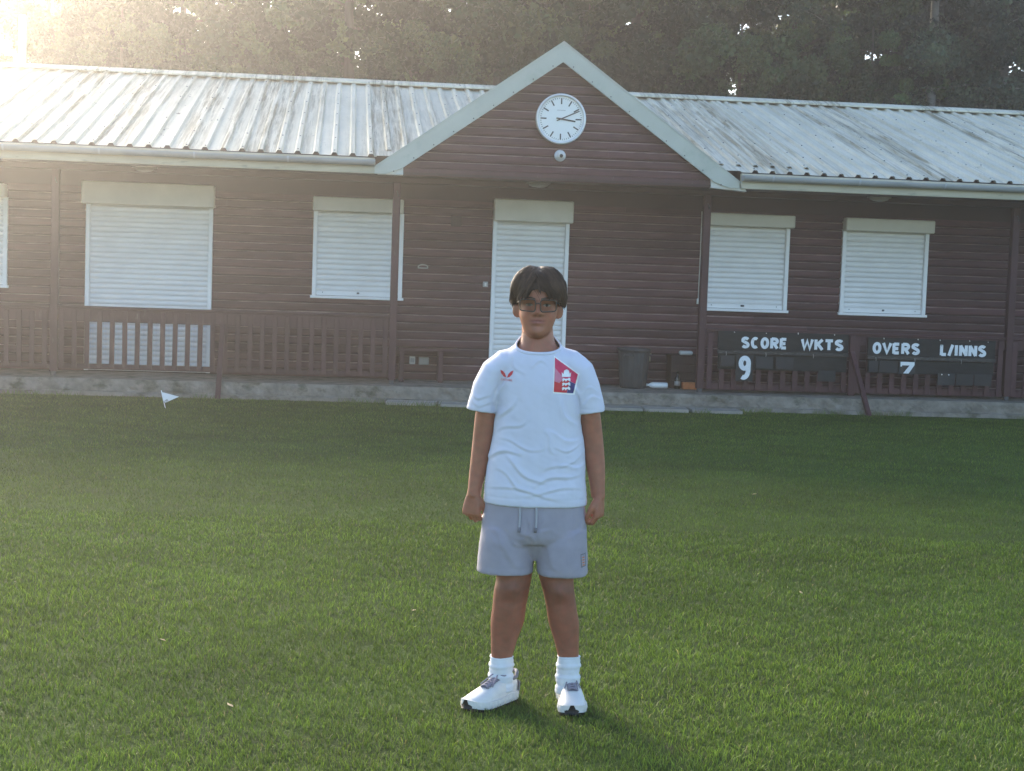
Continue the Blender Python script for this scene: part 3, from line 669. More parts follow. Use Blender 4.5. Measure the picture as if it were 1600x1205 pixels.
cl = mk('pennant', [(x+1.875, y+2.70, z) for x, y, z in V], F, 'flag_white', fl, (-1.875, -2.70, 0))
t_ = text_obj('cm', -1.892, -1.845, .068, .09, -2.709, 'steel_dark', cl, 'print', off=.01, thick=.001); t_.rotation_euler = (0, R(-32), 0)
pole = empty('pole', (-5.21, 9.6, 0), 'pale concrete pole rising behind the far left of the roof', 'pole')
tube('shaft', [(-5.95, 9.8, 0), (-5.95, 9.8, 5.9)], [.09, .075], 'pole', pole, 12); tube('cap', [(-5.95, 9.8, 5.9), (-5.95, 9.8, 5.96)], [.085, .06], 'pole', pole, 12)

# ------------------------------------------------------------------ trees
def tree_meshes(seed, h, cr, cz, nleaf, leaf, tone, spread=1., dense=1., droop=.3, bark='bark', lean=0.):
    droop *= .5
    """trunk+limbs mesh data and leaf mesh data for one tree, base at the origin"""
    rg = np.random.default_rng(seed); rr = random.Random(seed); parts = []
    top = h*.92; tr = h*.010+.02
    tp = [Vector((lean*t*h+.12*math.sin(seed+t*4), .12*math.cos(seed*2+t*3), top*t)) for t in np.linspace(0, 1, 9)]
    parts.append(tube_vf(tp, [tr*(1-.85*t)+.012 for t in np.linspace(0, 1, 9)], 8))
    tips = []
    nl = 26
    for i in range(nl):
        t = .16+.8*i/nl; b = tp[0].lerp(tp[-1], t); b = Vector((b.x, b.y, top*t)); a = i*2.4+rr.uniform(-.4, .4)
        zc = (t*top-cz)/(h*.5); ln = cr*math.sqrt(max(.15, 1-min(.95, zc*zc)))*rr.uniform(.75, 1.1)
        up = rr.uniform(.05, .5)
        pts = [b+Vector((math.cos(a)*ln*s, math.sin(a)*ln*s, ln*up*s-droop*ln*s*s*.6)) + Vector((rr.uniform(-.08, .08), rr.uniform(-.08, .08), 0))*s for s in (0, .3, .6, 1)]
        parts.append(tube_vf(pts, [tr*.33*(1-t*.6), tr*.22*(1-t*.6), tr*.13, .008], 5))
        for s in (.35, .55, .75, .95):
            p = pts[0].lerp(pts[3], s); tips.append(p)
            q = p+Vector((rr.uniform(-1, 1), rr.uniform(-1, 1), rr.uniform(-.6, .7)))*cr*.33; tips.append(q)
            parts.append(tube_vf([p, p.lerp(q, .5)+Vector((0, 0, .05)), q], [.014, .01, .005], 4))
    Vt, Ft = join_vf(parts)
    tips = np.array([tuple(t) for t in tips]); nt_ = len(tips)
    # leaves cluster round the twig ends
    ci = rg.integers(0, nt_, nleaf); cs = (.22+.36*rg.random(nt_))*spread
    tone_c = .25+1.9*rg.random(nt_)**1.7
    off = rg.normal(0, 1, (nleaf, 3)); off /= np.linalg.norm(off, axis=1)[:, None]; off *= (rg.random(nleaf)**.45)[:, None]*cs[ci][:, None]; off[:, 2] *= .8
    off[:, 2] -= droop*.25*np.hypot(off[:, 0], off[:, 1])
    c = tips[ci]+off
    d = rg.normal(0, 1, (nleaf, 3)); d[:, 2] -= .5; d /= np.linalg.norm(d, axis=1)[:, None]
    e = np.cross(d, rg.normal(0, 1, (nleaf, 3))); e /= np.linalg.norm(e, axis=1)[:, None]
    nn = np.cross(d, e)
    L_ = leaf*(.6+.8*rg.random(nleaf))[:, None]; W_ = L_*(.34+.14*rg.random(nleaf))[:, None]
    V = np.stack([c-d*L_*.5, c+e*W_+nn*L_*.06, c+d*L_*.5-nn*L_*.1, c-e*W_+nn*L_*.06], 1).reshape(-1, 3)
    k = np.arange(nleaf)*4; F = np.concatenate([np.stack([k, k+1, k+2], 1), np.stack([k, k+2, k+3], 1)])
    hue = rg.random(nleaf)
    col = np.array(tone)[None]*(tone_c[ci]*(.75+.5*rg.random(nleaf)))[:, None]
    col = col*(1+np.stack([.45*(hue-.4), .12*(hue-.5), -.1*(hue-.5)], 1)); col = np.repeat(col, 4, 0)
    return Vt, Ft, V, F, col
LEAFT = {}
def make_tree(name, x, y, key, label, rz=0., sc=1., bark='bark', group='trees behind the pavilion'):
    t = empty(name, (x, y, 0), label, 'tree', group); t.rotation_euler = (0, 0, rz); t.scale = (sc, sc, sc)
    a, b = LEAFT[key]
    for nm, me in (('trunk', a), ('crown', b)):
        o = bpy.data.objects.new(nm, me); COL.objects.link(o); o.parent = t
    return t
def proto(key, *a, bark='bark', **k):
    Vt, Ft, V, F, col = tree_meshes(*a, **k)
    me = bpy.data.meshes.new('trunk'); me.from_pydata([tuple(q) for q in Vt], [], Ft); me.materials.append(MATS[bark]); me.polygons.foreach_set('use_smooth', [True]*len(me.polygons))
    o = np_mesh('crown', V, F, 'leaf', col); b = o.data; bpy.data.objects.remove(o); LEAFT[key] = (me, b)
NLEAF = 90000
proto('a', 11, 13.5, 3.0, 6.5, NLEAF, .12, (.046, .080, .026))
proto('b', 23, 12.5, 2.8, 6.0, NLEAF, .125, (.042, .070, .025), spread=1.15)
proto('c', 37, 14.5, 3.2, 7.0, NLEAF, .115, (.052, .078, .026))
proto('d', 51, 14.0, 2.3, 7.0, NLEAF, .095, (.045, .068, .036), droop=.9, bark='birch')
rows = [
 (-5.9, 11.6, 'b', 'dense tree behind the roof just right of the pale pole', 1.2, .74),
 (-3.2, 12.0, 'c', 'bushy tree with small bright sky gaps behind the left half of the roof', 2.2, .76), (.0, 11.4, 'a', 'dense dark tree behind the roof left of the gable', 3.4, .95),
 (2.9, 12.0, 'b', 'dark leafy tree directly behind the gable apex', .7, 1.02), (5.6, 11.5, 'a', 'dark tree just right of the gable apex', 5.1, .96),
 (9.0, 12.1, 'c', 'dark tree right of the bright sky gap behind the right roof', 4.0, .95), (11.6, 11.2, 'd', 'drooping birch with pale trunk behind the right roof', 1., .92),
 (13.6, 11.8, 'd', 'pale trunked birch at the far right edge behind the roof', 3.1, 1.02), (16.6, 12.0, 'b', 'dense tree beyond the right end of the view', 2.4, 1.),
 (-4.6, 16.6, 'a', 'tall back row tree behind the left roof', 4.2, .82),
 (2.4, 16.8, 'c', 'tall back row tree behind the gable', .4, 1.1), (5.4, 16.5, 'b', 'tall back row tree left of the right hand sky gap', 1.9, 1.1), (12.0, 16.4, 'a', 'tall back row tree behind the birches', 3.0, 1.1), (15.4, 16.2, 'c', 'tall back row tree at the far right', .9, 1.08)]
rows += [(-4.4, 10.9, 'b', 'small bushy tree low behind the left roof', .2, .56), (-1.5, 10.8, 'a', 'small bushy tree low behind the roof under the sky gaps', 2., .5), (1.2, 10.9, 'b', 'small bushy tree low behind the gable on the left', 4., .56), (4.6, 10.8, 'c', 'small bushy tree low behind the gable on the right', 1.1, .52),
 (6.5, 11.0, 'b', 'small bushy tree low behind the ridge near the gable foot', .6, .6), (7.7, 10.8, 'b', 'small bushy tree low behind the roof right of the gable', 3.3, .58), (10.2, 10.7, 'a', 'small bushy tree low in front of the pale birch', 5.2, .54)]
for x, y, k, lab, rz, s in rows: make_tree('tree' if k != 'd' else 'birch_tree', x, y, k, lab, rz, s)

# ------------------------------------------------------------------ lawn
def lawn():
    cx, cy = 0., -19.53; dirx, diry = math.sin(yaw), math.cos(yaw); px, py = diry, -dirx
    Vs = []; Fs = []; Cs = []; base = 0
    def zone(n, d0, d1, tri3):
        nonlocal base
        e = .35; u = rng.random(n); d = (d0**e+u*(d1**e-d0**e))**(1/e); hmin, hmax = .012, .026
        lat = (rng.random(n)*2-1)*(d*.38+1.9)
        x = cx+dirx*d+px*lat; y = cy+diry*d+py*lat
        ok = y < -1.33+.05*np.sin(x*5)+.04*np.sin(x*13.7); ok &= ~((x > .5) & (x < 4.78) & (y > -1.70+.06*np.sin(x*9)+.03*np.sin(x*23)))
        x, y, d = x[ok], y[ok], d[ok]; m = len(x)
        n1 = (np.sin(x*1.9+1.3*np.sin(y*1.1))+np.sin(y*2.3+x*.7)+np.sin(x*.8-y*1.6+2))/3; n2 = (np.sin(x*7.1+2*np.sin(y*5.3))+np.sin(y*8.7+x*3.1))/2; n3 = (np.sin(x*19+3*np.sin(y*17))+np.sin(y*23+2*np.sin(x*13)))/2
        h = (hmin+(hmax-hmin)*rng.random(m))*(1+.14*n2+.1*n1+.16*n3); a = rng.random(m)*2*math.pi; ln = h*(.25+.9*rng.random(m)); wd = (.0022+.0018*rng.random(m))*(d/5.5)**.85
        bx, by = np.cos(a), np.sin(a); sx, sy = -by, bx; th = rng.random(m)*math.pi; sx, sy = np.cos(th), np.sin(th)
        z0 = np.zeros(m)-.004
        P0 = np.stack([x-sx*wd/2, y-sy*wd/2, z0], 1); P1 = np.stack([x+sx*wd/2, y+sy*wd/2, z0], 1)
        T = np.stack([x+bx*ln, y+by*ln, h], 1)
        g = rng.random(m)
        col = np.stack([.094+.036*g+.008*n1, .150+.05*g+.008*n1, .021+.011*g], 1)*((1+.12*n2+.10*n3)*(.62+.76*rng.random(m)))[:, None]
        dry = rng.random(m) < .02; col[dry] = np.array([.24, .22, .10])*(.7+.5*rng.random(dry.sum()))[:, None]
        pale_blades = rng.random(m) < .12; col[pale_blades] *= np.array([1.4, 1.35, 1.15])  # random share of blades, paler and warmer in colour
        if tri3:
            Mx = np.stack([x+bx*ln*.38, y+by*ln*.38, h*.62], 1); o = np.stack([sx*wd*.42, sy*wd*.42, z0*0], 1)
            V = np.stack([P0, P1, Mx+o, Mx-o, T], 1).reshape(-1, 3); k = base+np.arange(m)*5
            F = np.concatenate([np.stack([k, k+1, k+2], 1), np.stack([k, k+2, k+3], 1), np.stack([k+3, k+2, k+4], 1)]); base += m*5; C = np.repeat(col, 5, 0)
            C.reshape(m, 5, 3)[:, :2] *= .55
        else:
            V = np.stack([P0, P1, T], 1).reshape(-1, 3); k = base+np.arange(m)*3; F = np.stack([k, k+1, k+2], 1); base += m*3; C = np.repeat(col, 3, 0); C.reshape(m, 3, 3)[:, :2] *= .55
        Vs.append(V); Fs.append(F); Cs.append(C)
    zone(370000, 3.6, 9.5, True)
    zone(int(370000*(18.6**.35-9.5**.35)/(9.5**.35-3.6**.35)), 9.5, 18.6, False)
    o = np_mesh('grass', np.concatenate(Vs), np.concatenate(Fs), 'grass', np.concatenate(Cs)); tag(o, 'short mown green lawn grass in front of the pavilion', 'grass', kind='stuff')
lawn()
# grass tufts pushing up at the terrace edge
def tufts():
    n = 2600; x = rng.random(n)*15-5.5; k = np.sin(x*3.1)+np.sin(x*7.7+1)+np.sin(x*1.3); ok = k > .4; x = x[ok]; n = len(x)
    y = np.where((x > .5) & (x < 4.78), -1.70, -1.37)+rng.normal(0, .02, n); h = .03+.06*rng.random(n); a = rng.random(n)*6.28; wd = .006
    V = np.stack([np.stack([x-wd/2, y, x*0], 1), np.stack([x+wd/2, y, x*0], 1), np.stack([x+np.cos(a)*h*.6, y+np.sin(a)*h*.5, h], 1)], 1).reshape(-1, 3)
    k = np.arange(n)*3; c = np.stack([.10+.05*rng.random(n), .14+.05*rng.random(n), .04+x*0], 1)
    o = np_mesh('edge_grass', V, np.stack([k, k+1, k+2], 1), 'grass', np.repeat(c, 3, 0)); tag(o, 'longer grass tufts along the terrace edge', 'grass', kind='stuff')
tufts()
for i, (x, y) in enumerate([(-.36, -14.15), (.35, -12.6), (2.3, -12.1), (1.25, -5.4), (-.7, -13.2), (3.0, -8.6), (2.1, -8.2)]):
    s = random.uniform(.012, .02); a = random.uniform(0, 6.28); c, q = math.cos(a), math.sin(a)
    pts = [(-1, 0, .0), (-.4, .45, .25), (.35, .4, .3), (1, 0, .5), (.35, -.4, .2), (-.4, -.42, .15)]
    V = [((px*c-py*q)*s, (px*q+py*c)*s, pz*s) for px, py, pz in pts]+[((px*c-py*q)*s, (px*q+py*c)*s, pz*s-.001) for px, py, pz in pts]
    o = mk('fallen_leaf', V, [(0, 1, 2, 3, 4, 5), (11, 10, 9, 8, 7, 6)]+[(j, 6+j, 6+(j+1) % 6, (j+1) % 6) for j in range(6)], 'dry_leaf', None, (x, y, .02)); tag(o, 'small dry fallen leaf '+['in the left foreground, nearest to the camera', 'on the grass just behind the boy at his left foot side', 'on the grass right of the boy, level with his knees', 'far off near the paving before the door', 'at the far left of the foreground, behind the nearest leaf', 'on the far right of the lawn below the scoreboards', 'on the lawn right of the boy, level with his waist'][i], 'leaf', 'fallen leaves on the lawn')

# ------------------------------------------------------------------ volume of air added to imitate the lens-flare veil at left
hz = mk('flare_haze', [(x, y, z) for z in (-1, 18) for x, y in ((-72, -62), (77, -62), (77, 77), (-72, 77))], [(3, 2, 1, 0), (4, 5, 6, 7), (0, 1, 5, 4), (1, 2, 6, 5), (2, 3, 7, 6), (3, 0, 4, 7)], 'letter'); hz.data.materials.clear()
hm = bpy.data.materials.new('flare_haze'); hm.use_nodes = True; hn = hm.node_tree.nodes; hn.remove(hn['Principled BSDF']); pv = hn.new('ShaderNodeVolumePrincipled')
pv.inputs['Color'].default_value = (.95, .92, .88, 1); pv.inputs['Density'].default_value = FLARE_HAZE; pv.inputs['Anisotropy'].default_value = .86
hm.node_tree.links.new(pv.outputs[0], hn['Material Output'].inputs['Volume']); hz.data.materials.append(hm); tag(hz, kind='stuff')

# ------------------------------------------------------------------ person
BL = Vector((.70, -14.04, 0)); BR = -R(7.27)
PE = empty('person', BL, 'boy in white crested T-shirt, grey shorts and white trainers standing on the lawn', 'person'); PE.rotation_euler = (0, 0, BR)
def pl(o, name=None, parent=None):           # parent a mesh built in the person's own frame
    o.parent = parent or PE; o.location = (0, 0, 0); return o
def loft(rings, n=40, ex=2.0):
    """horizontal rings (cx, cy, cz, rx, ry[, exponent])"""
    V = []; F = []
    for r in rings:
        e = r[5] if len(r) > 5 else ex
        for j in range(n):
            a = 2*math.pi*j/n; c, s = math.cos(a), math.sin(a)
            V.append((r[0]+r[3]*math.copysign(abs(c)**(2/e), c), r[1]+r[4]*math.copysign(abs(s)**(2/e), s), r[2]))
    for i in range(len(rings)-1):
        for j in range(n): F.append((i*n+j, i*n+(j+1) % n, (i+1)*n+(j+1) % n, (i+1)*n+j))
    F.append(tuple(range(n))[::-1]); F.append(tuple((len(rings)-1)*n+j for j in range(n)))
    return V, F
def smooth_rings(keys, m=6):
    """catmull-rom between key rings"""
    K = [np.array(k[:5], float) for k in keys]; out = []
    for i in range(len(K)-1):
        p0, p1, p2, p3 = K[max(i-1, 0)], K[i], K[i+1], K[min(i+2, len(K)-1)]
        for s in range(m):
            t = s/m; out.append(tuple(.5*((2*p1)+(-p0+p2)*t+(2*p0-5*p1+4*p2-p3)*t*t+(-p0+3*p1-3*p2+p3)*t**3)))
    out.append(tuple(K[-1])); return out
def flip(vf):
    return vf[0], [tuple(q)[::-1] for q in vf[1]]
def remesh(parts, vox, sm=4, fac=.5):
    V, F = join_vf(parts); me = bpy.data.meshes.new('tmp'); me.from_pydata([tuple(map(float, q)) for q in V], [], F)
    bm = bmesh.new(); bm.from_mesh(me); bmesh.ops.recalc_face_normals(bm, faces=bm.faces); bm.to_mesh(me); bm.free()
    o = bpy.data.objects.new('tmp', me); COL.objects.link(o)
    r = o.modifiers.new('r', 'REMESH'); r.mode = 'VOXEL'; r.voxel_size = vox
    if sm: s = o.modifiers.new('s', 'SMOOTH'); s.factor = fac; s.iterations = sm
    bpy.context.view_layer.update(); out = bpy.data.meshes.new_from_object(o.evaluated_get(bpy.context.evaluated_depsgraph_get()))
    bpy.data.objects.remove(o); bpy.data.meshes.remove(me); return out
def coords(me):
    a = np.zeros(len(me.vertices)*3); me.vertices.foreach_get('co', a); return a.reshape(-1, 3)
def normals(me):
    a = np.zeros(len(me.vertices)*3); me.vertices.foreach_get('normal', a); return a.reshape(-1, 3)
def finish(me, name, m, parent=None):
    me.materials.clear(); me.materials.append(MATS[m]); me.polygons.foreach_set('use_smooth', [True]*len(me.polygons)); me.update()
    o = bpy.data.objects.new(name, me); COL.objects.link(o); o.parent = parent or PE; return o
HX = -.014                                     # head axis
# --- head with a face
def head_vf():
    zs = [1.332, 1.338, 1.346, 1.356, 1.368, 1.382, 1.395, 1.41, 1.43, 1.45, 1.47, 1.49, 1.51, 1.53, 1.545, 1.556, 1.563, 1.566]
    hw = [.014, .027, .038, .0465, .0525, .058, .0625, .066, .0685, .0695, .0705, .0715, .070, .063, .052, .039, .024, .006]
    yf = [-.058, -.074, -.084, -.0885, -.089, -.0885, -.089, -.0895, -.0885, -.0875, -.090, -.089, -.084, -.073, -.058, -.041, -.022, -.004]
    yb = [-.02, .0, .02, .035, .045, .055, .063, .07, .08, .087, .091, .092, .090, .080, .065, .047, .027, .008]
    Z = np.linspace(zs[0], zs[-1], 90); n = 96; V = []; F = []
    for z in Z:
        w_, f_, b_ = (np.interp(z, zs, q) for q in (hw, yf, yb)); cy = (f_+b_)/2+.004
        for j in range(n):
            a = 2*math.pi*j/n; c, s = math.cos(a), math.sin(a); e = 2.25
            x = w_*math.copysign(abs(c)**(2/e), c); yr = (cy-f_) if s < 0 else (b_-cy); y = cy+yr*math.copysign(abs(s)**(2/e), s)
            if s < 0:                          # facial relief, pushes along -y
                G = lambda x0, z0, sx, sz: math.exp(-((x-x0)/sx)**2-((z-z0)/sz)**2)
                q = 0
                q += .0205*G(0, 1.4225, .0115, .009)+.011*G(0, 1.436, .0085, .013)+.0055*G(0, 1.452, .006, .012)
                q += .009*(G(.0145, 1.4185, .0065, .006)+G(-.0145, 1.4185, .0065, .006))
                q -= .0085*(G(.031, 1.4495, .015, .0085)+G(-.031, 1.4495, .015, .0085))
                q += .0035*(G(.03, 1.468, .02, .006)+G(-.03, 1.468, .02, .006))
                q += .005*G(0, 1.3985, .024, .0045)+.006*G(0, 1.3865, .021, .005)-.0045*G(0, 1.3928, .029, .0018)
                q -= .003*G(0, 1.4065, .004, .004)-.005*G(0, 1.353, .016, .010)+.0035*G(0, 1.375, .02, .005)
                q += .003*(G(.042, 1.415, .018, .018)+G(-.042, 1.415, .018, .018))
                y -= q*min(1, -s*1.6)
            V.append((x+HX, y, z))
    for i in range(len(Z)-1):
        for j in range(n): F.append((i*n+j, i*n+(j+1) % n, (i+1)*n+(j+1) % n, (i+1)*n+j))
    F.append(tuple(range(n))[::-1]); F.append(tuple((len(Z)-1)*n+j for j in range(n))); return V, F
def ear_vf(s):
    parts = []
    V = []; F = []; n = 20
    ring = []
    for i in range(9):
        t = i/8; x = HX+s*(.064+.027*t); r = math.sqrt(max(.06, 1-.9*t**3))*(.8+.2*t)
        ring.append([(x, .010+.012*t+.0155*r*math.cos(a)*(.75+.25*math.sin(a)), 1.4235+.003*t+.0295*r*math.sin(a)) for a in np.linspace(0, 2*math.pi, n, endpoint=False)])
    for q in ring: V += q
    for i in range(8):
        for j in range(n): F.append((i*n+j, i*n+(j+1) % n, (i+1)*n+(j+1) % n, (i+1)*n+j))
    F.append(tuple(range(n))[::-1]); F.append(tuple(8*n+j for j in range(n))); return V, F
def limb(pts, rads, n=14): return tube_vf(pts, rads, n)
NAILS = []
def hand(wr, d, wa, n, s=1., thumb_in=.2, curl=(38, 100, 150)):
    """wr wrist centre; d points down the hand; wa from little finger to index side; n out of the back of the hand"""
    wr, d, wa, n = Vector(wr), Vector(d).normalized(), Vector(wa).normalized(), Vector(n).normalized(); parts = []
    # palm
    V = []; F = []; k = 20; stn = [(-.02, .026, .020), (0, .027, .019), (.02, .033, .0175), (.045, .039, .016), (.07, .041, .0145), (.085, .038, .012)]
    for a, w_, t_ in stn:
        for j in range(k):
            g = 2*math.pi*j/k; c, q = math.cos(g), math.sin(g)
            V.append(wr+d*a*s+wa*(w_*s*math.copysign(abs(c)**.8, c))+n*(t_*s*math.copysign(abs(q)**.8, q)))
    for i in range(len(stn)-1):
        for j in range(k): F.append((i*k+j, i*k+(j+1) % k, (i+1)*k+(j+1) % k, (i+1)*k+j))
    F.append(tuple(range(k))[::-1]); F.append(tuple((len(stn)-1)*k+j for j in range(k))); parts.append((V, F))
    for i, (off, ln) in enumerate(((.031, .95), (.0105, 1.05), (-.0105, 1.0), (-.030, .82))):
        p = wr+d*(.078-.006*abs(i-1.2))*s+wa*off*s; pts = [p-d*.015*s, p]; r = [.0095*s, .0098*s]; rr_ = [.0092, .0084, .0070]
        for seg, cu in enumerate(curl):
            g = R(cu+4*(i-1.5)); dv = d*math.cos(g)-n*math.sin(g); p = p+dv*(.036, .024, .020)[seg]*ln*s; pts.append(p); r.append(rr_[seg]*s*(.92 if i == 3 else 1))
        parts.append(limb(pts, r, 10))
    p = wr+d*.022*s+wa*.026*s-n*.004*s; pts = [p-wa*.012*s, p]; r = [.014*s, .0135*s]
    for dv, ln, q in ((d*.75+wa*.5-n*.35, .036, .0115), (d*.95+wa*.05-n*.45, .028, .0098), (d*.95-wa*.25-n*.45, .022, .0075)):
        p = p+dv.normalized()*ln*s; pts.append(p); r.append(q*s)
    parts.append(limb(pts, r, 12)); NAILS.append((pts[-1]-(pts[-1]-pts[-2]).normalized()*.006, (pts[-1]-pts[-2]).normalized(), n, wa))
    return parts
def arm(keys): return loft(smooth_rings(keys, 5), 24)
parts = [head_vf(), ear_vf(-1), ear_vf(1)]
parts.append(loft(smooth_rings([(HX, .022, 1.41, .05, .055), (HX, .018, 1.37, .055, .058), (-.012, .014, 1.34, .0575, .059), (-.010, .012, 1.31, .066, .064), (-.008, .010, 1.285, .090, .070), (-.006, .008, 1.255, .105, .074), (-.005, .006, 1.22, .14, .082),
      (-.003, .004, 1.14, .135, .09), (0, 0, 1.0, .135, .095), (0, 0, .88, .14, .10), (0, 0, .76, .15, .10), (0, 0, .66, .15, .10), (0, 0, .60, .13, .09)], 5), 40))
# limbs
parts.append(arm([(-.135, .008, 1.24, .045, .05), (-.170, .008, 1.17, .043, .048), (-.186, .012, 1.06, .0395, .043), (-.196, .018, .955, .037, .040), (-.207, .012, .86, .0325, .034), (-.217, .0, .79, .0262, .0275), (-.220, -.004, .755, .025, .026)]))
parts.append(arm([(.125, .008, 1.24, .045, .05), (.160, .008, 1.17, .043, .048), (.183, .012, 1.07, .0395, .043), (.200, .018, .965, .038, .040), (.2135, .012, .875, .034, .036), (.223, .0, .80, .027, .028), (.226, -.004, .765, .025, .026)]))
parts += hand((-.221, -.006, .765), (-.10, -.05, -1), (.75, -.45, 0), (-.45, -.85, .05), .95, curl=(42, 105, 155))
parts += hand((.228, -.006, .775), (.04, -.06, -1), (-.35, -.9, 0), (.9, -.35, .05), .95, curl=(38, 95, 150))
parts.append(arm([(-.078, .0, .66, .085, .09), (-.068, -.002, .54, .073, .078), (-.066, -.004, .47, .064, .068), (-.073, -.008, .42, .0635, .066), (-.080, .0, .355, .061, .063), (-.085, .012, .30, .0605, .064), (-.094, .016, .235, .049, .052), (-.101, .016, .165, .0385, .042), (-.101, .018, .10, .035, .042), (-.101, .02, .05, .035, .04)]))
parts.append(arm([(.080, .0, .66, .085, .09), (.082, -.002, .54, .073, .078), (.0865, -.004, .47, .063, .067), (.098, -.010, .415, .057, .064), (.110, .0, .355, .0555, .06), (.120, .012, .30, .0555, .062), (.132, .016, .235, .0455, .052), (.142, .016, .165, .037, .042), (.144, .018, .10, .035, .042), (.144, .02, .05, .035, .04)]))
bme = remesh(parts, .0036, 5, .5)
co = coords(bme); X_, Y_, Z_ = co.T
cols = np.tile(np.array([.325, .125, .073]), (len(co), 1))
cols *= (1+.06*np.sin(X_*90+3*np.sin(Z_*60))*np.sin(Z_*70))[:, None]
nz = np.array([mnoise.noise(Vector((a*28, b*28, c*28))) for a, b, c in co]); cols *= (1+.10*nz)[:, None]; cols[:, 0] *= 1+.05*np.sin(nz*9)
chk = np.exp(-((np.abs(X_-HX)-.042)/.02)**2-((Z_-1.412)/.018)**2)*(Y_ < -.04); cols *= 1+chk[:, None]*np.array([.14, .02, .0])
lips = np.exp(-((X_-HX)/.026)**4-((Z_-1.3925)/.0085)**4)*(Y_ < -.07)
cols = cols*(1-lips[:, None])+np.array([.29, .085, .07])*lips[:, None]
mline = np.exp(-((X_-HX)/.029)**4-((Z_-1.3928)/.0021)**2)*(Y_ < -.07); cols *= (1-.55*mline)[:, None]
must = np.exp(-((X_-HX)/.024)**4-((Z_-1.405)/.005)**2)*(Y_ < -.07); cols *= (1-.25*must)[:, None]
for kx in (-.073, .098):
    kb = .006*np.exp(-((X_-kx)/.026)**2-((Z_-.435)/.026)**2)-.004*np.exp(-((X_-kx)/.04)**2-((Z_-.385)/.02)**2); co[:, 1] -= np.where(Y_ < -.02, kb, 0)
bme.vertices.foreach_set('co', co.ravel()); bme.update()
for sx_ in (-1, 1):
    nos = np.exp(-((X_-HX-sx_*.0085)/.0045)**2-((Z_-1.4125)/.003)**2)*(Y_ < -.08); cols *= (1-.6*nos)[:, None]
kn = np.exp(-((Z_-.43)/.045)**2)*(Y_ < -.02); cols *= (1-.28*kn)[:, None]
legs_ = (Z_ < .5); cols[legs_] *= np.array([.86, .82, .88])
a_ = bme.color_attributes.new('Col', 'FLOAT_COLOR', 'POINT'); c4 = np.ones((len(co), 4), np.float32); c4[:, :3] = cols; a_.data.foreach_set('color', c4.ravel())
body = finish(bme, 'body', 'skin')
BVB = BVHTree.FromPolygons([tuple(q) for q in co], [tuple(p.vertices) for p in bme.polygons])
def decal(name, poly, m, bvh, parent, off=.0012, step=.006):
    """flat print wrapped on the front of a surface: polygon in x,z cut into a fine grid and laid on it"""
    bm = bmesh.new(); vs = [bm.verts.new((x, 0, z)) for x, z in poly]; bm.faces.new(vs)
    bmesh.ops.triangulate(bm, faces=bm.faces[:])
    for ax in (0, 2):
        lo = min(q.co[ax] for q in bm.verts); hi = max(q.co[ax] for q in bm.verts); c = lo+step*.5
        while c < hi:
            no = [0, 0, 0]; no[ax] = 1; pc = [0, 0, 0]; pc[ax] = c
            bmesh.ops.bisect_plane(bm, geom=bm.verts[:]+bm.edges[:]+bm.faces[:], plane_co=pc, plane_no=no); c += step
    for q in bm.verts:
        h = bvh.ray_cast(Vector((q.co.x, -1, q.co.z)), Vector((0, 1, 0)))
        q.co.y = (h[0].y if h[0] else -.1)-off
    bmesh.ops.recalc_face_normals(bm, faces=bm.faces)
    me = bpy.data.meshes.new(name); bm.to_mesh(me); bm.free(); me.materials.append(MATS[m]); me.polygons.foreach_set('use_smooth', [True]*len(me.polygons))
    o = bpy.data.objects.new(name, me); COL.objects.link(o); o.parent = parent; return o
def ell(cx, cz, rx, rz, n=16, a0=0., tilt=0.):
    return [(cx+rx*math.cos(a)*math.cos(tilt)-rz*math.sin(a)*math.sin(tilt), cz+rx*math.cos(a)*math.sin(tilt)+rz*math.sin(a)*math.cos(tilt)) for a in np.linspace(a0, a0+2*math.pi, n, endpoint=False)]
# eyes and brows
for s in (-1, 1):
    ex = HX+s*.031
    al = [(ex-.0145, 1.4492), (ex-.008, 1.4455), (ex, 1.4445), (ex+.008, 1.4458), (ex+.0145, 1.4497), (ex+.007, 1.4535), (ex-.001, 1.4545), (ex-.008, 1.453)]
    eye = decal('eye', al, 'eye_white', BVB, body, .0006, .004)
    decal('iris', ell(ex, 1.4497, .0054, .0050), 'eye_dark', BVB, body, .0012, .004)
    decal('eyelid', [(ex-.016, 1.4498), (ex-.009, 1.4545), (ex, 1.4562), (ex+.009, 1.455), (ex+.016, 1.4500), (ex+.008, 1.453), (ex, 1.4540), (ex-.008, 1.4525)], 'brow', BVB, body, .0015, .004)
    o_ = [(ex-s*.021, 1.4665), (ex-s*.008, 1.4715), (ex+s*.008, 1.4735), (ex+s*.024, 1.468), (ex+s*.008, 1.4785), (ex-s*.008, 1.4775), (ex-s*.021, 1.473)]
    decal('eyebrow', o_ if s > 0 else o_[::-1], 'brow', BVB, body, .0016, .005)
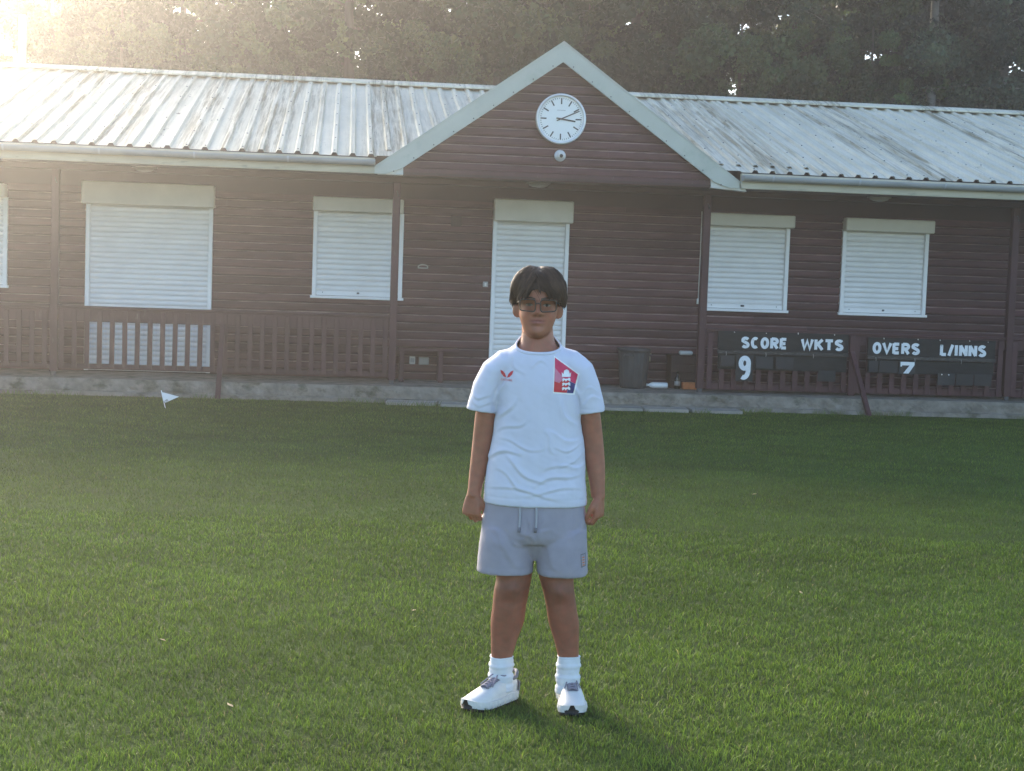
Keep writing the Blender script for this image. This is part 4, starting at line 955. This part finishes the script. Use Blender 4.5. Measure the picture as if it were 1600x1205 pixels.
# --- hair: a shell under many combed strands
HC = Vector((HX, .006, 1.486)); HRx, HRy, HRz = .0955, .110, .098
def hair_r(ph, th):
    """point on the hair surface; ph around the head (-pi/2 is the front), th from the crown down"""
    sx, sy, sz = math.sin(th)*math.cos(ph), math.sin(th)*math.sin(ph), math.cos(th)
    part = .003*math.exp(-((sx+.12)/.10)**2)*max(0, sz)**2           # dip at the parting
    lump = 1+.035*mnoise.noise(Vector((sx*2.6+4, sy*2.6, sz*2.6)))+.03*mnoise.noise(Vector((sx*6, sy*6+9, sz*5)))
    e = 2.35; k = lump*(abs(sx)**e+abs(sy)**e+abs(sz)**e)**(-1/e)
    return Vector((HC.x+HRx*sx*k, HC.y+HRy*sy*k, HC.z+HRz*sz*k-part))
def th_max(ph):
    front = max(0, -math.sin(ph)); back = max(0, math.sin(ph)); side = abs(math.cos(ph))
    zf = 1.477+.004*math.cos(ph*5+1)+.013*math.exp(-((math.cos(ph)+.12)/.22)**2)                             # fringe
    zs_ = 1.452; zb = 1.375
    zc = zf*front**1.6+zb*back**1.2+zs_*(1-front**1.6-back**1.2) if front > 0 else zb*back**1.2+zs_*(1-back**1.2)
    return math.acos(max(-.98, min(1, (zc-HC.z)/HRz*.93)))
V = []; F = []; n = 72; k = 26
for j in range(n):
    ph = 2*math.pi*j/n
    for i in range(k):
        t = i/(k-1); th = t*th_max(ph)*(1-.10*max(0, -math.sin(ph))); p = hair_r(ph, max(th, .001)); q = HC+(p-HC)*.95; V.append(q)
for j in range(n):
    for i in range(k-1): F.append((j*k+i, j*k+i+1, ((j+1) % n)*k+i+1, ((j+1) % n)*k+i))
hair = mk('hair', V, F, 'scalp', None, (0, 0, 0), True); hair.parent = PE
Vs, Fs, Cs = [], [], []; rr = random.Random(5)
for c_ in range(170):                            # locks of hair, each a sheaf of strands meeting at its tip
    ph0 = rr.uniform(0, 2*math.pi); t0 = rr.random()**1.2*.6; t1 = rr.uniform(.90, 1.035) if -math.sin(ph0) > .4 else rr.uniform(.88, 1.08); lf = rr.uniform(.935, 1.055); sw = rr.uniform(-.25, .25)+(.45*math.copysign(1, math.cos(ph0)+.12) if -math.sin(ph0) > .3 else 0); wv = rr.uniform(-.07, .07)
    flick = rr.uniform(-.06, .08); tone = rr.uniform(.45, 1.9)
    for i in range(10):
        d0 = rr.uniform(-.13, .13); l0 = lf+rr.uniform(-.012, .008); e1 = t1+rr.uniform(-.05, .03); sg = 8; wd = rr.uniform(.0016, .0032); b0 = len(Vs); tn_ = tone*rr.uniform(.7, 1.3)
        for j in range(sg+1):
            u = j/sg; t = t0+(e1-t0)*u; pp = ph0+d0*(1-.75*u)/max(.35, math.sin(min(1.4, max(.2, t*1.3))))+sw*u*u+wv*math.sin(5*u)
            p = hair_r(pp, max(.02, t*th_max(pp))); p = HC+(p-HC)*(l0*(.985+.015*math.sin(u*math.pi))+flick*u**3)
            tn = Vector((-math.sin(pp), math.cos(pp), 0)); nr = (p-HC).normalized(); w_ = wd*(1-.4*u**3)*(.4+.6*min(1, u*4)); Vs += [p-tn*w_, p+nr*w_*.9, p+tn*w_]
            Cs += [(.034*tn_, .021*tn_, .015*tn_)]*3
        for j in range(sg):
            a = b0+j*3; Fs += [(a, a+3, a+4, a+1), (a+1, a+4, a+5, a+2)]
for i in range(90):                              # loose single hairs
    ph0 = rr.uniform(0, 6.28); t0 = rr.uniform(.1, .8); b0 = len(Vs); sw = rr.uniform(-.5, .5); l1 = rr.uniform(.03, .10)
    for j in range(6):
        u = j/5; pp = ph0+sw*u; p = hair_r(pp, (t0+.35*u)*th_max(pp)); p = HC+(p-HC)*(1.0+l1*u*(1.2-u)); tn = Vector((-math.sin(pp), math.cos(pp), 0)); Vs += [p-tn*.0007, p+(p-HC).normalized()*.0007, p+tn*.0007]; Cs += [(.03, .02, .014)]*3
    for j in range(5): a = b0+j*3; Fs += [(a, a+3, a+4, a+1), (a+1, a+4, a+5, a+2)]
o = np_mesh('strands', np.array([tuple(q) for q in Vs]), np.array(Fs), 'hair', np.array(Cs), None, True); o.parent = hair; o['kind'] = 'stuff'
# --- glasses
gl = bpy.data.objects.new('glasses', None); COL.objects.link(gl); gl.parent = PE; gl.empty_display_size = .05
def rrect(cx, cz, w_, h_, r, y, n=6):
    out = []
    for qx, qz, a0 in ((1, 1, 0), (-1, 1, 90), (-1, -1, 180), (1, -1, 270)):
        for i in range(n+1):
            a = R(a0+90*i/n); out.append(Vector((cx+qx*(w_-r)+r*math.cos(a), y, cz+qz*(h_-r)+r*math.sin(a))))
    return out
GY = -.1035
for s in (-1, 1):
    cx = HX+s*.0365; pts = rrect(cx, 1.4475, .0272, .0212, .009, 0)
    pts = [Vector((p.x, GY+(.006 if True else 0)*((p.x-HX)/.06)**2+(.003 if p.z < 1.44 else 0), p.z-.0 if s*(p.x-cx) < .01 or p.z > 1.44 else p.z+.003)) for p in pts]
    v_, f_ = tube_vf(pts+[pts[0], pts[1]], .0022, 6, False); o = mk('rim', v_, f_, 'specs', None, (0, 0, 0), True); o.parent = gl
    o = mk('lens', [p+Vector((0, .0003, 0)) for p in pts]+[p+Vector((0, .0013, 0)) for p in pts], [tuple(range(len(pts)))]+[tuple(range(2*len(pts)-1, len(pts)-1, -1))], 'lens', None); o.parent = gl
    v_, f_ = tube_vf([(cx+s*.0275, GY+.006, 1.459), (HX+s*.069, GY+.016, 1.459), (HX+s*.0745, -.05, 1.456), (HX+s*.0765, .0, 1.452), (HX+s*.078, .02, 1.444)], .0024, 6); o = mk('temple', v_, f_, 'specs', None, (0, 0, 0), True); o.parent = gl
v_, f_ = tube_vf([(HX-.0068, GY, 1.4535), (HX-.003, GY-.002, 1.4565), (HX+.003, GY-.002, 1.4565), (HX+.0068, GY, 1.4535)], .0023, 6); o = mk('bridge', v_, f_, 'specs', None, (0, 0, 0), True); o.parent = gl

# --- T-shirt
sh = [flip(loft(smooth_rings([(0, .0, .736, .187, .128), (0, 0, .76, .186, .129), (0, 0, .82, .181, .128), (0, 0, .88, .176, .125), (.002, 0, .95, .166, .121), (.002, 0, 1.01, .157, .119), (.002, 0, 1.07, .150, .117), (.001, .002, 1.13, .150, .116), (-.002, .004, 1.18, .150, .112), (-.004, .006, 1.22, .140, .104),
      (-.006, .008, 1.26, .138, .093), (-.007, .009, 1.280, .116, .085), (-.008, .010, 1.300, .090, .078), (-.009, .012, 1.314, .074, .0735), (-.010, .013, 1.33, .0635, .069), (-.010, .013, 1.39, .0635, .069)], 6), 48, 2.25))]
def sleeve(s):
    c = [(.07, 1.252, .044, .065), (.115, 1.236, .051, .073), (.152, 1.203, .056, .072), (.176, 1.15, .056, .070), (.190, 1.10, .0545, .067), (.1975, 1.062, .0545, .066)]
    V = []; F = []; n = 36; pts = [Vector((s*(x)+(-.006 if s < 0 else -.012), .006, z+(.0 if s < 0 else .008))) for x, z, _, _ in c]
    for i, p in enumerate(pts):
        t = (pts[min(i+1, len(pts)-1)]-pts[max(0, i-1)]).normalized(); a = t.cross(Vector((0, 1, 0))).normalized()
        if i == len(pts)-1: a = Vector((1, 0, .12*s)).normalized()*(-1 if a.x < 0 else 1)
        for j in range(n): g = 2*math.pi*j/n; V.append(p+a*c[i][2]*math.cos(g)+Vector((0, 1, 0))*c[i][3]*math.sin(g))
    for i in range(len(pts)-1):
        for j in range(n): F.append((i*n+j, i*n+(j+1) % n, (i+1)*n+(j+1) % n, (i+1)*n+j))
    F.append(tuple(range(n))[::-1]); F.append(tuple((len(pts)-1)*n+j for j in range(n))); return V, F
sh += [sleeve(-1), sleeve(1)]
sme = remesh(sh, .0042, 7, .5)
co = coords(sme); no = normals(sme)
def folds(co, no, lst, seed, amp_n, sx, sz):
    D = np.zeros(len(co)); x, y, z = co.T
    for (x0, z0, x1, z1, wd, am, side) in lst:
        dx, dz = x1-x0, z1-z0; L2 = dx*dx+dz*dz; t = np.clip(((x-x0)*dx+(z-z0)*dz)/L2, -.15, 1.15)
        bend = .012*np.sin(t*5+x0*40)
        dist = ((x-x0)*dz-(z-z0)*dx)/math.sqrt(L2)+bend; ta = np.clip(1-np.abs(t-.5)*1.7, 0, 1)**.7
        g = np.exp(-(np.abs(dist)/(np.where(dist > 0, .45, 1.15)*wd))**1.5)-.45*np.exp(-((dist-wd*1.1)/(.8*wd))**2)
        D += am*g*ta*((y < .02) if side == 0 else 1)
    ph = np.array([mnoise.noise(Vector((a*sx+seed, b*6, c*sz))) + .5*mnoise.noise(Vector((a*sx*2.3-seed, b*11, c*sz*2.2))) for a, b, c in co])
    fine = np.array([mnoise.noise(Vector((a*38+seed, b*30, c*55+a*20))) for a, b, c in co])
    return co+no*(D+amp_n*ph+.0008*fine)[:, None]
fl_ = [(-.11, .905, .03, .82, .010, .0065, 0), (-.14, .86, -.03, .80, .009, .005, 0), (.0, .815, .15, .865, .010, .006, 0), (.03, .86, .16, .93, .009, .005, 0), (-.13, .965, .02, .945, .007, .004, 0), (.06, .945, .16, .955, .007, .004, 0),
       (-.15, 1.0, -.09, 1.12, .010, .006, 0), (-.14, .99, -.04, 1.05, .008, .004, 0), (.14, 1.02, .06, 1.13, .012, .006, 0), (.155, .98, .03, 1.0, .009, .004, 0), (.02, 1.0, .07, .93, .008, .004, 0), (-.16, .80, .10, .775, .008, .0045, 0), (-.05, .79, .17, .80, .008, .004, 0),
       (-.19, .905, -.06, .93, .009, .006, 0), (.17, .90, .08, .87, .008, .005, 0), (.11, 1.2, .15, 1.08, .009, .006, 1), (-.12, 1.2, -.15, 1.07, .009, .006, 1), (-.24, 1.13, -.17, 1.11, .007, .004, 1), (-.235, 1.10, -.16, 1.085, .006, .0035, 1), (.22, 1.13, .155, 1.11, .007, .0045, 1), (.21, 1.16, .15, 1.15, .006, .003, 1),
       (-.03, 1.24, .03, 1.245, .008, .003, 0), (-.10, 1.27, -.06, 1.2, .009, .003, 0), (.09, 1.28, .06, 1.21, .009, .003, 0)]
co = folds(co, no, fl_, 3.3, .0035, 13, 9)
x, y, z = co.T; hemw = np.exp(-((z-.765)/.0035)**2)*(np.abs(x) < .21); co[:, 2] += 0; co = co-no*(hemw*.0012)[:, None]
hs = (np.abs(x) > .13) & (z < 1.12) & (z > 1.05); co = co-no*(np.exp(-((z-1.085)/.003)**2)*hs*.001)[:, None]
sme.vertices.foreach_set('co', co.ravel()); sme.update()
# neck opening
bm = bmesh.new(); bm.from_mesh(sme); dead = []
NP = lambda yy: 1.320+.45*(yy-.01)
for q in bm.verts:
    if abs(q.co.x+.01) < .083 and q.co.z > NP(q.co.y): dead.append(q)
bmesh.ops.delete(bm, geom=dead, context='VERTS')
rim = sorted([q.co.copy() for q in bm.verts if q.is_boundary], key=lambda c: math.atan2(c.y-.012, c.x+.01))
bm.to_mesh(sme); bm.free()
shirt = finish(sme, 'shirt', 'cotton')
pts = []
ra = np.array([math.atan2(c.y-.012, c.x+.01) for c in rim]); rrd = np.array([math.hypot(c.y-.012, c.x+.01) for c in rim])
for a in np.linspace(-math.pi, math.pi, 48, endpoint=False):
    d_ = np.abs((ra-a+math.pi) % (2*math.pi)-math.pi); w_ = np.exp(-(d_/.18)**2); r_ = (w_*rrd).sum()/w_.sum(); yy = .012+r_*math.sin(a)
    pts.append(Vector((-.01+r_*math.cos(a), yy, NP(yy)-.002)))
V = []; F = []; n = 10; k = len(pts)
for i, p in enumerate(pts):
    out = Vector((p.x+.01, p.y-.012, 0)).normalized(); upv = (Vector((0, 0, 1))-out*.75).normalized(); nv = (out+Vector((0, 0, .75))).normalized()
    for j in range(n):
        g = 2*math.pi*j/n; V.append(p+nv*.0035*math.cos(g)+upv*.0062*math.sin(g))
for i in range(k):
    for j in range(n): F.append((i*n+j, i*n+(j+1) % n, ((i+1) % k)*n+(j+1) % n, ((i+1) % k)*n+j))
o = mk('collar', V, F, 'cotton', None, (0, 0, 0), True); o.parent = shirt
BVS = BVHTree.FromPolygons([tuple(q.co) for q in sme.vertices], [tuple(p.vertices) for p in sme.polygons])
# chest emblem: slanted red panel with crown and three beasts in white
decal('emblem_border', [(.048, 1.274), (.141, 1.212), (.126, 1.137), (.048, 1.143)], 'print_white', BVS, shirt, .0012, .005)
decal('emblem_panel', [(.052, 1.267), (.135, 1.210), (.128, 1.176), (.086, 1.196), (.053, 1.232)], 'crest_red', BVS, shirt, .0030, .005)
decal('emblem_panel', [(.053, 1.2325), (.086, 1.1965), (.070, 1.180), (.0525, 1.186)], 'crest_pink', BVS, shirt, .0030, .005)
decal('emblem_panel', [(.0525, 1.1855), (.070, 1.1795), (.0865, 1.196), (.105, 1.186), (.098, 1.145), (.052, 1.148)], 'crest_scarlet', BVS, shirt, .0030, .005)
decal('emblem_panel', [(.1055, 1.1858), (.128, 1.1755), (.121, 1.143), (.0985, 1.1445)], 'crest_navy', BVS, shirt, .0030, .005)
cx = .0945
cr_ = lambda L_: [(cx+(a-cx)*.8, 1.186+(b-1.186)*.86) for a, b in L_]
decal('crown', cr_([(cx-.019, 1.203), (cx+.019, 1.203), (cx+.021, 1.222), (cx+.0135, 1.214), (cx+.0105, 1.229), (cx+.005, 1.215), (cx, 1.234), (cx-.005, 1.215), (cx-.0105, 1.229), (cx-.0135, 1.214), (cx-.021, 1.222)]), 'print_white', BVS, shirt, .0050, .005)
for i in range(3):
    z0 = 1.1925-.018*i
    decal('lion', cr_([(cx-.019, z0), (cx-.013, z0+.006), (cx-.005, z0+.003), (cx+.008, z0+.004), (cx+.012, z0+.008), (cx+.018, z0+.004), (cx+.019, z0-.001), (cx+.014, z0-.002), (cx+.019, z0-.007), (cx+.012, z0-.006), (cx+.009, z0-.002), (cx+.003, z0-.003), (cx+.001, z0-.0075), (cx-.005, z0-.0075), (cx-.003, z0-.003), (cx-.009, z0-.003), (cx-.012, z0-.0075), (cx-.018, z0-.0075), (cx-.013, z0-.002)]), 'print_white', BVS, shirt, .0050, .005)
lx = -.116
for s in (-1, 1): decal('wing', ([(lx+s*.001, 1.1895), (lx+s*.011, 1.193), (lx+s*.0195, 1.203), (lx+s*.0235, 1.2165), (lx+s*.014, 1.212), (lx+s*.006, 1.203)])[::s], 'crest_scarlet', BVS, shirt, .0014, .006)
tt = text_obj('CASTORE', -.136, -.096, 1.1785, 1.1855, 0, 'crest_scarlet', None, 'maker_name', off=.0, thick=.001)
a = coords(tt.data); L0 = np.array(tt.location)
for i in range(len(a)):
    q = a[i]+L0; h = BVS.ray_cast(Vector((q[0], -1, q[2])), Vector((0, 1, 0))); a[i] = (q[0], (h[0].y if h[0] else -.12)-.0012+a[i][1], q[2])
tt.data.vertices.foreach_set('co', a.ravel()); tt.data.update(); tt.location = (0, 0, 0); tt.parent = shirt
# --- shorts
so2 = [flip(loft(smooth_rings([(0, .0, .79, .165, .105), (0, 0, .76, .175, .114), (0, 0, .70, .184, .119), (0, 0, .655, .188, .121), (0, 0, .625, .188, .119), (0, 0, .60, .18, .105)], 5), 44, 2.3)), loft(smooth_rings([(.005, 0, .64, .06, .095), (.006, 0, .60, .055, .09), (.007, 0, .565, .045, .07), (.008, 0, .535, .03, .045)], 4), 24)]
so2.append(loft(smooth_rings([(-.095, 0, .65, .094, .105), (-.097, -.002, .60, .0965, .112), (-.099, -.003, .545, .0985, .112), (-.1005, -.004, .488, .1015, .113)], 6), 40, 2.3))
so2.append(loft(smooth_rings([(.098, 0, .65, .092, .105), (.101, -.002, .60, .0915, .112), (.104, -.003, .545, .0915, .112), (.1075, -.004, .486, .0915, .112)], 6), 40, 2.3))
hme = remesh(so2, .0055, 5, .5); co = coords(hme); no = normals(hme)
co = folds(co, no, [(-.05, .66, .0, .605, .010, .005, 0), (.05, .67, .012, .62, .010, .004, 0), (-.14, .60, -.03, .52, .016, .004, 0), (.03, .60, .10, .51, .016, .003, 0), (-.02, .70, -.03, .62, .008, .004, 0), (.02, .70, .02, .63, .008, .003, 0), (-.17, .66, -.10, .60, .012, .003, 0), (.17, .69, .12, .60, .012, .003, 0), (-.10, .645, -.02, .58, .009, .004, 0)], 8.1, .0028, 9, 7)
x, y, z = co.T; co = co-no*(np.exp(-((z-.512)/.003)**2)*.0009)[:, None]
hme.vertices.foreach_set('co', co.ravel()); hme.update(); shorts = finish(hme, 'shorts', 'shorts')
BVH_ = BVHTree.FromPolygons([tuple(q.co) for q in hme.vertices], [tuple(p.vertices) for p in hme.polygons])
for xx, zb in ((-.054, .648), (.004, .650)):
    pts = []
    for i in range(12):
        t = i/11; px_ = xx+.003*math.sin(t*3); pz_ = .75-(.75-zb)*t; h = BVH_.ray_cast(Vector((px_, -1, pz_)), Vector((0, 1, 0))); pts.append(Vector((px_, h[0].y-.0045, pz_)))
    v_, f_ = tube_vf(pts, [.0042]*9+[.0046, .0046, .004], 8); o = mk('drawstring', v_, f_, 'cord', None, (0, 0, 0), True); o.parent = shorts
    v_, f_ = tube_vf(pts[-3:], .0052, 8); o = mk('cord_end', v_, f_, 'shoe_grey', None, (0, 0, 0), True); o.parent = shorts
for a in range(1):
    decal('badge', [(.168, .572), (.187, .573), (.190, .526), (.172, .523)], 'shoe_grey', BVH_, shorts, .0012, .008); decal('badge_inlay', [(.171, .568), (.184, .569), (.187, .530), (.175, .528)], 'shorts', BVH_, shorts, .0018, .008)
    for i in range(4): decal('badge_mark', [(.175+i*.0006, .561-i*.009), (.183+i*.0006, .561-i*.009), (.183+i*.0006, .557-i*.009), (.175+i*.0006, .557-i*.009)], 'brick', BVH_, shorts, .0024, .01)
# --- socks and trainers
def sock(cx, cy, z1, r, ry):
    V = []; F = []; n = 32; k = 26
    for i in range(k):
        t = i/(k-1); z = .045+(z1-.045)*t; bul = .0022*math.sin(t*19)+.0014*math.sin(t*43+1); rr_ = 1+.05*(1-t)
        for j in range(n):
            a = 2*math.pi*j/n; q = bul+.0012*math.sin(a*3+t*9); V.append((cx+(r*rr_+q)*math.cos(a), cy+(ry*rr_+q)*math.sin(a), z+.003*math.sin(a*2+cx*30)*t))
    for i in range(k-1):
        for j in range(n): F.append((i*n+j, i*n+(j+1) % n, (i+1)*n+(j+1) % n, (i+1)*n+j))
    F.append(tuple(range(n))[::-1]); F.append(tuple((k-1)*n+j for j in range(n)))
    o = mk('sock', V, F, 'sock', None, (0, 0, 0), True); o.parent = PE; return o
sock(-.1013, .017, .170, .0435, .048); sock(.1422, .017, .182, .0425, .048)
def shoe(heel, toe, mirror):
    heel = Vector((*heel, 0)); toe = Vector((*toe, 0)); L_ = (toe-heel).length; ax = (toe-heel).normalized(); sd_ = Vector((-ax.y, ax.x, 0))*mirror
    S = [0, .03, .08, .16, .26, .36, .46, .56, .66, .76, .85, .92, .965, .99, 1.0]
    HW = [.012, .024, .031, .0355, .036, .036, .0385, .0425, .0465, .048, .045, .038, .029, .018, .008]
    HT = [.055, .078, .092, .094, .090, .093, .092, .084, .074, .064, .055, .048, .042, .036, .03]
    CV = [.0, .0, .0, .0, .002, .004, .005, .004, .002, 0, -.003, -.006, -.008, -.009, -.010]
    def P_(s, u, z): return heel+ax*(s*L_)+sd_*u+Vector((0, 0, z))
    def prof_at(s): return (float(np.interp(s, S, q)) for q in (HW, HT, CV))
    spring = lambda s: .010*max(0, (s-.75)/.25)**2+.004*max(0, (.12-s)/.12)
    ups = np.concatenate([np.linspace(0, .1, 6), np.linspace(.14, .86, 22), np.linspace(.9, 1, 8)])
    V = []; F = []; n = 24
    for s in ups:
        hw, ht, cv = prof_at(s); zb = .022+spring(s)
        for j in range(n+1):
            a = math.pi*j/n; c, q = math.cos(a), math.sin(a); V.append(P_(s, cv+hw*math.copysign(abs(c)**.75, c)*(1.0+.06*math.sin(a)), zb+(ht-zb)*abs(q)**(.85 if s > .4 else .6)))
    m_ = n+1
    for i in range(len(ups)-1):
        for j in range(n): F.append((i*m_+j, i*m_+j+1, (i+1)*m_+j+1, (i+1)*m_+j))
        F.append((i*m_+n, i*m_, (i+1)*m_, (i+1)*m_+n))
    F.append(tuple(range(m_))); F.append(tuple((len(ups)-1)*m_+j for j in range(m_))[::-1])
    root = mk('shoe', V, F, 'shoe_white', None, (0, 0, 0), True); root.parent = PE
    # sole: chunky midsole with grooves
    def sole(name, s0, s1, z0, z1, gro, m, gr=0.):
        SS_ = np.linspace(s0, s1, 60); ol = []
        for s in SS_: hw, ht, cv = prof_at(s); ol.append((s, cv+hw+gro))
        for s in SS_[::-1]: hw, ht, cv = prof_at(s); ol.append((s, cv-hw-gro))
        V = []; k = len(ol)
        for lay, zz in enumerate((z0, (z0+z1)/2, z1)):
            for i, (s, u) in enumerate(ol): V.append(P_(s, u*(1+(.03 if lay == 1 else 0))+gr*math.sin(s*70)*(1 if u > 0 else -1)*(lay == 1), zz+spring(s)+(.006*math.sin(s*9) if (lay == 2 and s < .4) else 0)))
        F = [tuple(range(k))[::-1], tuple(2*k+i for i in range(k))]
        for l in (0, 1): F += [(l*k+i, l*k+(i+1) % k, (l+1)*k+(i+1) % k, (l+1)*k+i) for i in range(k)]
        o = mk(name, V, F, m, None); o.parent = root; return o
    sole('midsole', -.012, 1.008, .008, .034, .0045, 'shoe_white', .0018); sole('outsole', .0, .992, -.004, .009, .002, 'rubber')
    # black rubber toe bumper
    V = []; F = []; n2 = 16
    for i in range(n2+1):
        a = R(-62+124*i/n2); hw, ht, cv = .030, 0, -.009
        for k2, (rr_, zz) in enumerate(((1.0, .002), (1.03, .016), (.97, .0345))):
            V.append(P_(.905+.112*math.cos(a)*rr_, -.009+.034*math.sin(a)*rr_*(1 if k2 < 2 else .6), zz+.010*math.cos(a)))
    for i in range(n2): F += [(i*3, i*3+3, i*3+4, i*3+1), (i*3+1, i*3+4, i*3+5, i*3+2)]
    F.append(tuple(i*3 for i in range(n2+1))); F.append(tuple(i*3+2 for i in range(n2, -1, -1)))
    o = mk('toe_bumper', V, F, 'rubber', None, (0, 0, 0), True); o.parent = root
    # padded collar and heel tab
    pts = []
    for a in np.linspace(0, 2*math.pi, 28, endpoint=False):
        s = .19+.17*math.cos(a); pts.append(P_(s, .0325*math.sin(a)+.001, .094+(.012 if math.cos(a) < -.6 else 0)*1.0-.004*math.sin(a)**2))
    v_, f_ = tube_vf(pts+[pts[0], pts[1]], .0075, 8, False); o = mk('collar', v_, f_, 'shoe_grey', None, (0, 0, 0), True); o.parent = root
    # heel patch
    V = []; F = []
    for i in range(13):
        a = R(90+15*i)
        for zz in (.038, .07): V.append(P_(.09+.115*math.cos(a), .0385*math.sin(a), zz+.0*i))
    for i in range(12): F.append((2*i, 2*i+2, 2*i+3, 2*i+1))
    o = mk('heel_patch', V, F, 'shoe_grey', None, (0, 0, 0), True); o.parent = root
    # tongue and laces
    def topz(s, u):
        hw, ht, cv = prof_at(s); zb = .022+spring(s); c = min(.98, abs(u-cv)/hw); a = c**(1/.75); q = math.sqrt(max(0, 1-a*a)); return zb+(ht-zb)*q**.85
    V = []; F = []; ns = 14
    for i in range(ns+1):
        s = .33+.36*i/ns
        for u in (-.015, -.007, 0, .007, .015): V.append(P_(s, u+.003, topz(s, u+.003)+.0025+(.014*max(0, (.40-s)/.07))))
    for i in range(ns):
        for j in range(4): F.append((i*5+j, i*5+j+1, (i+1)*5+j+1, (i+1)*5+j))
    o = mk('tongue', V, F, 'shoe_grey', None, (0, 0, 0), True); o.parent = root
    for i in range(6):
        s = .40+.047*i
        for q in (-1, 1):
            a = P_(s, .003-q*.019, topz(s, .003-q*.019)+.003); b = P_(s+.036, .003+q*.019, topz(s+.036, .003+q*.019)+.003); mdl = (a+b)/2; s2 = s+.018; mdl.z = topz(s2, .003)+.007
            v_, f_ = tube_vf([a, a.lerp(mdl, .5)+Vector((0, 0, .002)), mdl, b.lerp(mdl, .5)+Vector((0, 0, .002)), b], .0029, 6); o = mk('lace', v_, f_, 'lace', None, (0, 0, 0), True); o.parent = root
    kn_ = P_(.385, .003, topz(.385, .003)+.012)
    for q in (-1, 1):
        lo = [kn_+sd_*q*(.017*(1-math.cos(g)))+ax*.012*math.sin(g)*.8+Vector((0, 0, .010*math.sin(g*.5)-.006*(1-math.cos(g))*.5)) for g in np.linspace(0, 2*math.pi, 12)]
        v_, f_ = tube_vf(lo, .0027, 6); o = mk('lace_loop', v_, f_, 'lace', None, (0, 0, 0), True); o.parent = root
        en = [kn_, kn_+sd_*q*.012+ax*.02+Vector((0, 0, .004)), kn_+sd_*q*.02+ax*.045+Vector((0, 0, -.012)), kn_+sd_*q*.028+ax*.066+Vector((0, 0, -.026))]
        v_, f_ = tube_vf(en, .0026, 6); o = mk('lace_end', v_, f_, 'lace', None, (0, 0, 0), True); o.parent = root
    return root
shoe((-.052, .075), (-.212, -.138), 1)
shoe((.138, .118), (.166, -.152), 1)
for p_, d_, n_, w_ in NAILS:
    V = [p_+w_.cross(d_).normalized()*0+d_*a*.006+w_*b*.0045+n_*.0 for a, b in ((-1, -1), (1, -.8), (1, .8), (-1, 1))]
